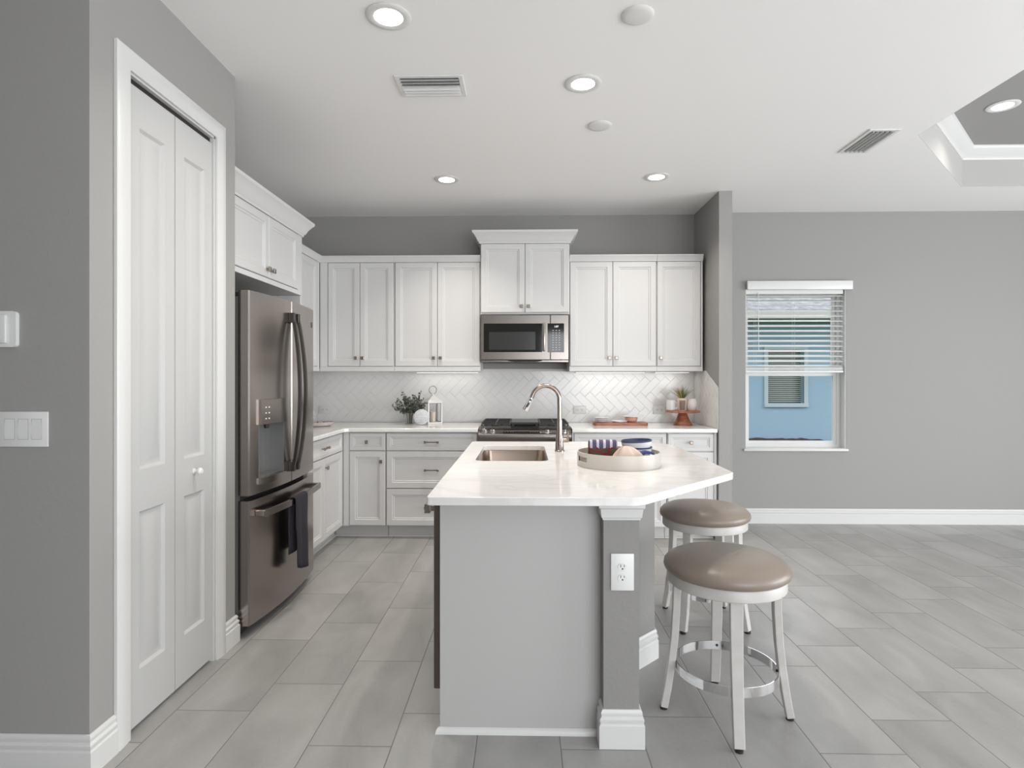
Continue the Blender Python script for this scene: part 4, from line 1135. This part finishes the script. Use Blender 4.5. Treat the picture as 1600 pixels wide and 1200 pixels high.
def lantern():
    t = thing('lantern', 'white metal candle lantern with pointed roof and ring on the left counter', 'lantern', (-0.835, 5.30, CZ), math.radians(28))
    W2 = 0.062; H_ = 0.185; LW = mat('lantern_white', (0.80,0.79,0.76,1), 0.4)
    b = B(); b.box(-W2-0.006,W2+0.006,-W2-0.006,W2+0.006,0,0.014,0.002); b.box(-W2-0.004,W2+0.004,-W2-0.004,W2+0.004,H_,H_+0.012,0.002)
    for sx in (-1,1):
        for sy in (-1,1): b.box(sx*W2-0.005,sx*W2+0.005,sy*W2-0.005,sy*W2+0.005,0.012,H_+0.002)
    b.build('frame', LW, t)
    for rz in range(4):
        b = B(); M3 = Matrix.Rotation(rz*PI/2, 4, 'Z')
        p = b.bm; b.box(-W2+0.006,W2-0.006,-W2-0.001,-W2+0.001,0.014,H_)
        o = b.build('glass_panel', GLASS, t); o.rotation_euler = (0,0,rz*PI/2)
        b = B()
        for q in ((-W2+0.005,-W2+0.009,0.014,H_),(W2-0.009,W2-0.005,0.014,H_)): b.box(q[0],q[1],-W2-0.003,-W2+0.002,q[2],q[3])
        b.box(-W2+0.005,W2-0.005,-W2-0.003,-W2+0.002,0.014,0.019); b.box(-W2+0.005,W2-0.005,-W2-0.003,-W2+0.002,H_-0.005,H_)
        e = b.build('panel_edge', mat('pewter_edge', (0.22,0.21,0.20,1), 0.5), t); e.rotation_euler = (0,0,rz*PI/2)
    b = B(); k = [b.bm.verts.new(p) for p in ((-W2-.01,-W2-.01,H_+.012),(W2+.01,-W2-.01,H_+.012),(W2+.01,W2+.01,H_+.012),(-W2-.01,W2+.01,H_+.012),(-.018,-.018,H_+.062),(.018,-.018,H_+.062),(.018,.018,H_+.062),(-.018,.018,H_+.062))]
    for q in ((3,2,1,0),(4,5,6,7),(0,1,5,4),(1,2,6,5),(2,3,7,6),(3,0,4,7)): b._f([k[i] for i in q])
    b.lathe([(0.014,0),(0.016,0.012),(0.008,0.022),(0,0.024)], (0,0,H_+0.062), 16)
    b.build('roof', LW, t)
    b = B(); b.tube([(0.036*math.cos(a),0,H_+0.118+0.036*math.sin(a)) for a in [2*PI*i/24+0.001 for i in range(25)]], 0.0028, 8); b.build('ring_handle', NICKEL, t)
    b = B(); b.lathe([(0,0),(0.026,0),(0.026,0.09),(0.022,0.093),(0,0.090)], (0,0,0.0146), 24)
    o = b.build('pillar_candle', mat('cream_wax', (0.80,0.72,0.60,1), 0.5), loc=(-0.835,5.30,CZ)); tag(o, 'cream pillar candle inside the white lantern', 'candle')
lantern()
# left corner: tray, bottle, beads
def corner_items():
    t = thing('oval_tray', 'pale stone-grey round tray on the counter in the left corner', 'tray', (-1.80, 4.98, CZ))
    b = B(); b.lathe([(0,0),(0.125,0),(0.150,0.012),(0.160,0.036),(0.156,0.038),(0.145,0.018),(0.12,0.008),(0,0.008)], (0,0,0), 48); b.build('dish', mat('stone_grey', (0.50,0.46,0.43,1), 0.6, var=0.1, vscale=12), t)
    t.scale = (1,0.8,1)
    t = thing('ceramic_bottle', 'speckled grey ceramic bottle with dark neck on the corner tray', 'bottle', (-1.86, 5.02, CZ+0.0085))
    b = B(); b.lathe([(0,0),(0.045,0),(0.056,0.02),(0.056,0.075),(0.040,0.12),(0.019,0.150),(0.017,0.185)], (0,0,0), 32); b.build('body', mat('speckled_ceramic', (0.45,0.42,0.42,1), 0.5, var=0.35, vscale=90), t)
    b = B(); b.lathe([(0.0,0.215),(0.017,0.215),(0.020,0.21),(0.020,0.183),(0.0,0.183)][::-1], (0,0,0), 20); b.build('stopper', BLACKM, t)
    b = B(); rnd = random.Random(2)
    for i in range(26):
        a = 2*PI*i/26; x, y = 0.055+0.055*math.cos(a)+0.01*math.sin(3*a), -0.01+0.045*math.sin(a)
        r = 0.0085; b.lathe([(r*math.sin(PI*k/6), -r*math.cos(PI*k/6)) for k in range(7)], (x, y, 0.0185+(0.010 if i%5 == 0 else 0)), 10)
    tag(b.build('bead_garland', mat('dark_beads', (0.07,0.06,0.06,1), 0.4), loc=(-1.80,4.97,CZ)), 'loop of dark wooden beads lying in the corner tray', 'beads')
corner_items()
# right: cutting board group
def board():
    b = B(); b.prism(rrect(-0.235,0.235,-0.085,0.085,0.03,5), 0, 0.024)
    o = b.build('cutting_board', WOODR, loc=(0.835,5.17,CZ)); m = o.modifiers.new('edge','BEVEL'); m.width = 0.005; m.segments = 2; m.limit_method = 'ANGLE'
    tag(o, 'reddish live-edge wooden cutting board on the right counter', 'cutting board')
    z = CZ+0.0245
    names = ('bottom plate of the stack of five on the left of the cutting board','second plate up in the stack of five on the cutting board','middle plate in the stack of five on the cutting board','fourth plate up in the stack of five on the cutting board','top plate of the stack of five on the left of the cutting board')
    PLT = mat('plate_white', (0.78,0.77,0.76,1), 0.2); PED = mat('plate_grey_edge', (0.72,0.69,0.69,1), 0.4)
    root = thing('small_plate', names[0], 'plate', (0.672,5.165,z), 0, 'small plates stacked on the cutting board')
    b = B(); b.lathe([(0,0),(0.036,0),(0.040,0.003),(0.062,0.0085),(0.063,0.0105),(0.060,0.0105),(0.040,0.006),(0,0.005)], (0,0,0), 36); b.build('plate_body', PLT, root)
    b = B(); b.lathe([(0.040,0.002),(0.0635,0.0078),(0.0640,0.0095),(0.0630,0.0103)], (0,0,0), 36); b.build('rim_edge', PED, root)
    for k in range(1,5): dup(root, (0.672+0.003*math.sin(k*2.0), 5.165, z+0.0078*k), k*0.7, names[k])
    # beaded dish
    t = thing('beaded_dish', 'small flat white dish with beaded edge in the middle of the cutting board', 'dish', (0.825,5.15,z))
    b = B(); b.lathe([(0,0),(0.050,0),(0.066,0.012),(0.063,0.013),(0.048,0.005),(0,0.004)], (0,0,0), 36); b.build('dish_body', PLT, t)
    b = B()
    for i in range(40):
        a = 2*PI*i/40; b.lathe([(0.0035*math.sin(PI*k/4),-0.0035*math.cos(PI*k/4)) for k in range(5)], (0.068*math.cos(a),0.068*math.sin(a),0.012), 6)
    b.build('bead_edge', PLT, t)
    t = thing('ribbed_bowl', 'small terracotta ribbed bowl on the right of the cutting board', 'bowl', (0.935,5.165,z))
    b = B(); n = 48; rows = []
    for r, zz in ((0.03,0.0),(0.047,0.012),(0.053,0.030),(0.051,0.044),(0.047,0.044),(0.044,0.01)):
        rows.append([b.bm.verts.new(((r+(0.002 if i%4 < 2 else 0))*math.cos(2*PI*i/n),(r+(0.002 if i%4 < 2 else 0))*math.sin(2*PI*i/n),zz)) for i in range(n)])
    b._f(rows[0][::-1]); b._f(rows[-1])
    for p, q in zip(rows, rows[1:]):
        for i in range(n): b._f([p[i],p[(i+1)%n],q[(i+1)%n],q[i]])
    b.build('bowl_body', mat('terracotta_pink', (0.62,0.33,0.24,1), 0.6), t)
    o = B(); o.lathe([(0,0),(0.05,0),(0.090,0.006),(0.092,0.009),(0.05,0.004),(0,0.004)], (0,0,0), 40)
    tag(o.build('saucer', PLT, loc=(0.950,5.165,z+0.0445)), 'thin white saucer resting on the terracotta ribbed bowl', 'plate')
board()
def cake():
    t = thing('cake_stand', 'reddish wooden pedestal cake stand at the right end of the counter', 'cake stand', (1.385,5.17,CZ))
    b = B(); b.lathe([(0,0.0),(0.080,0.0),(0.080,0.006),(0.058,0.045),(0.040,0.090),(0.034,0.110),(0,0.110)][::-1], (0,0,0), 48); b.build('pedestal', WOODR, t)
    b = B(); b.lathe([(0,0.108),(0.12,0.109),(0.148,0.113),(0.150,0.118),(0.146,0.126),(0,0.126)][::-1], (0,0,0), 56); b.build('plate', WOODR, t)
    z = CZ+0.1265
    t = thing('mug', 'plain white mug on the left of the wooden cake stand', 'mug', (1.288,5.19,z))
    b = B(); b.lathe([(0,0),(0.036,0),(0.041,0.006),(0.042,0.088),(0.040,0.090),(0.037,0.086),(0.036,0.010),(0,0.008)], (0,0,0), 32); b.build('cup', WGL, t)
    b = B(); b.tube([(0.040*0+0.028+0.028*math.sin(a),-0.03-0.0*a,0.045+0.028*math.cos(a)) for a in [PI*i/10 for i in range(11)]], 0.005, 8); b.build('handle', WGL, t)
    t = thing('plant_pot', 'cream pot with brown woven band holding the spiky plant', 'plant pot', (1.375,5.155,z))
    b = B(); b.lathe([(0,0),(0.030,0),(0.036,0.02),(0.042,0.085),(0.044,0.108),(0.041,0.110),(0.038,0.100),(0,0.098)], (0,0,0), 32); b.build('pot', mat('cream_pot', (0.72,0.60,0.50,1), 0.5), t)
    b = B()
    for i in range(8):
        zz = 0.012+0.0105*i; rr = 0.035+0.0075*zz/0.1+0.0015
        pts = [(rr*math.cos(a), rr*math.sin(a), zz+(0.002 if k%2 else 0)) for k, a in enumerate([math.radians(225+7*j) for j in range(11)])]
        b.tube(pts, 0.0034, 6)
    b.build('woven_band', mat('brown_weave', (0.13,0.055,0.045,1), 0.7), t)
    t = thing('round_pot', 'white embossed round pot on the right of the cake stand', 'pot', (1.466,5.185,z))
    b = B(); b.lathe([(0,0),(0.034,0),(0.046,0.018),(0.051,0.045),(0.048,0.078),(0.040,0.098),(0.036,0.102),(0.034,0.096),(0.040,0.05),(0,0.02)], (0,0,0), 36); b.build('pot_body', mat('pot_white', (0.74,0.70,0.67,1), 0.5, bump=1.0, bscale=60), t)
    t = thing('spiky_plant', 'spiky yellow-green air plant growing from the cream pot', 'plant', (1.375,5.155,z+0.0985))
    b = B(); rnd = random.Random(11)
    for i in range(80):
        a = rnd.uniform(0,2*PI); sp = rnd.uniform(0.05,1.0); L = rnd.uniform(0.08,0.135)
        d0 = Vector((math.cos(a)*sp*0.55, math.sin(a)*sp*0.55, 1)).normalized(); o_ = Vector((math.cos(a)*0.015*sp, math.sin(a)*0.015*sp, 0)); dr = Vector((math.cos(a),math.sin(a),-0.2))*sp*0.055
        pts = [o_+d0*L*u+dr*u*u for u in (0,0.3,0.6,0.85,1.0)]
        b.mi = 0 if rnd.random() < 0.5 else (1 if rnd.random() < 0.7 else 2)
        b.tube(pts, [0.0034,0.0030,0.0023,0.0013,0.0003], 4, flat=0.5)
    b.build('leaves', [mat('leaf_yellow', (0.44,0.38,0.12,1), 0.5), mat('leaf_green', (0.13,0.16,0.05,1), 0.5), mat('leaf_grey', (0.20,0.19,0.16,1), 0.5)], t)
cake()
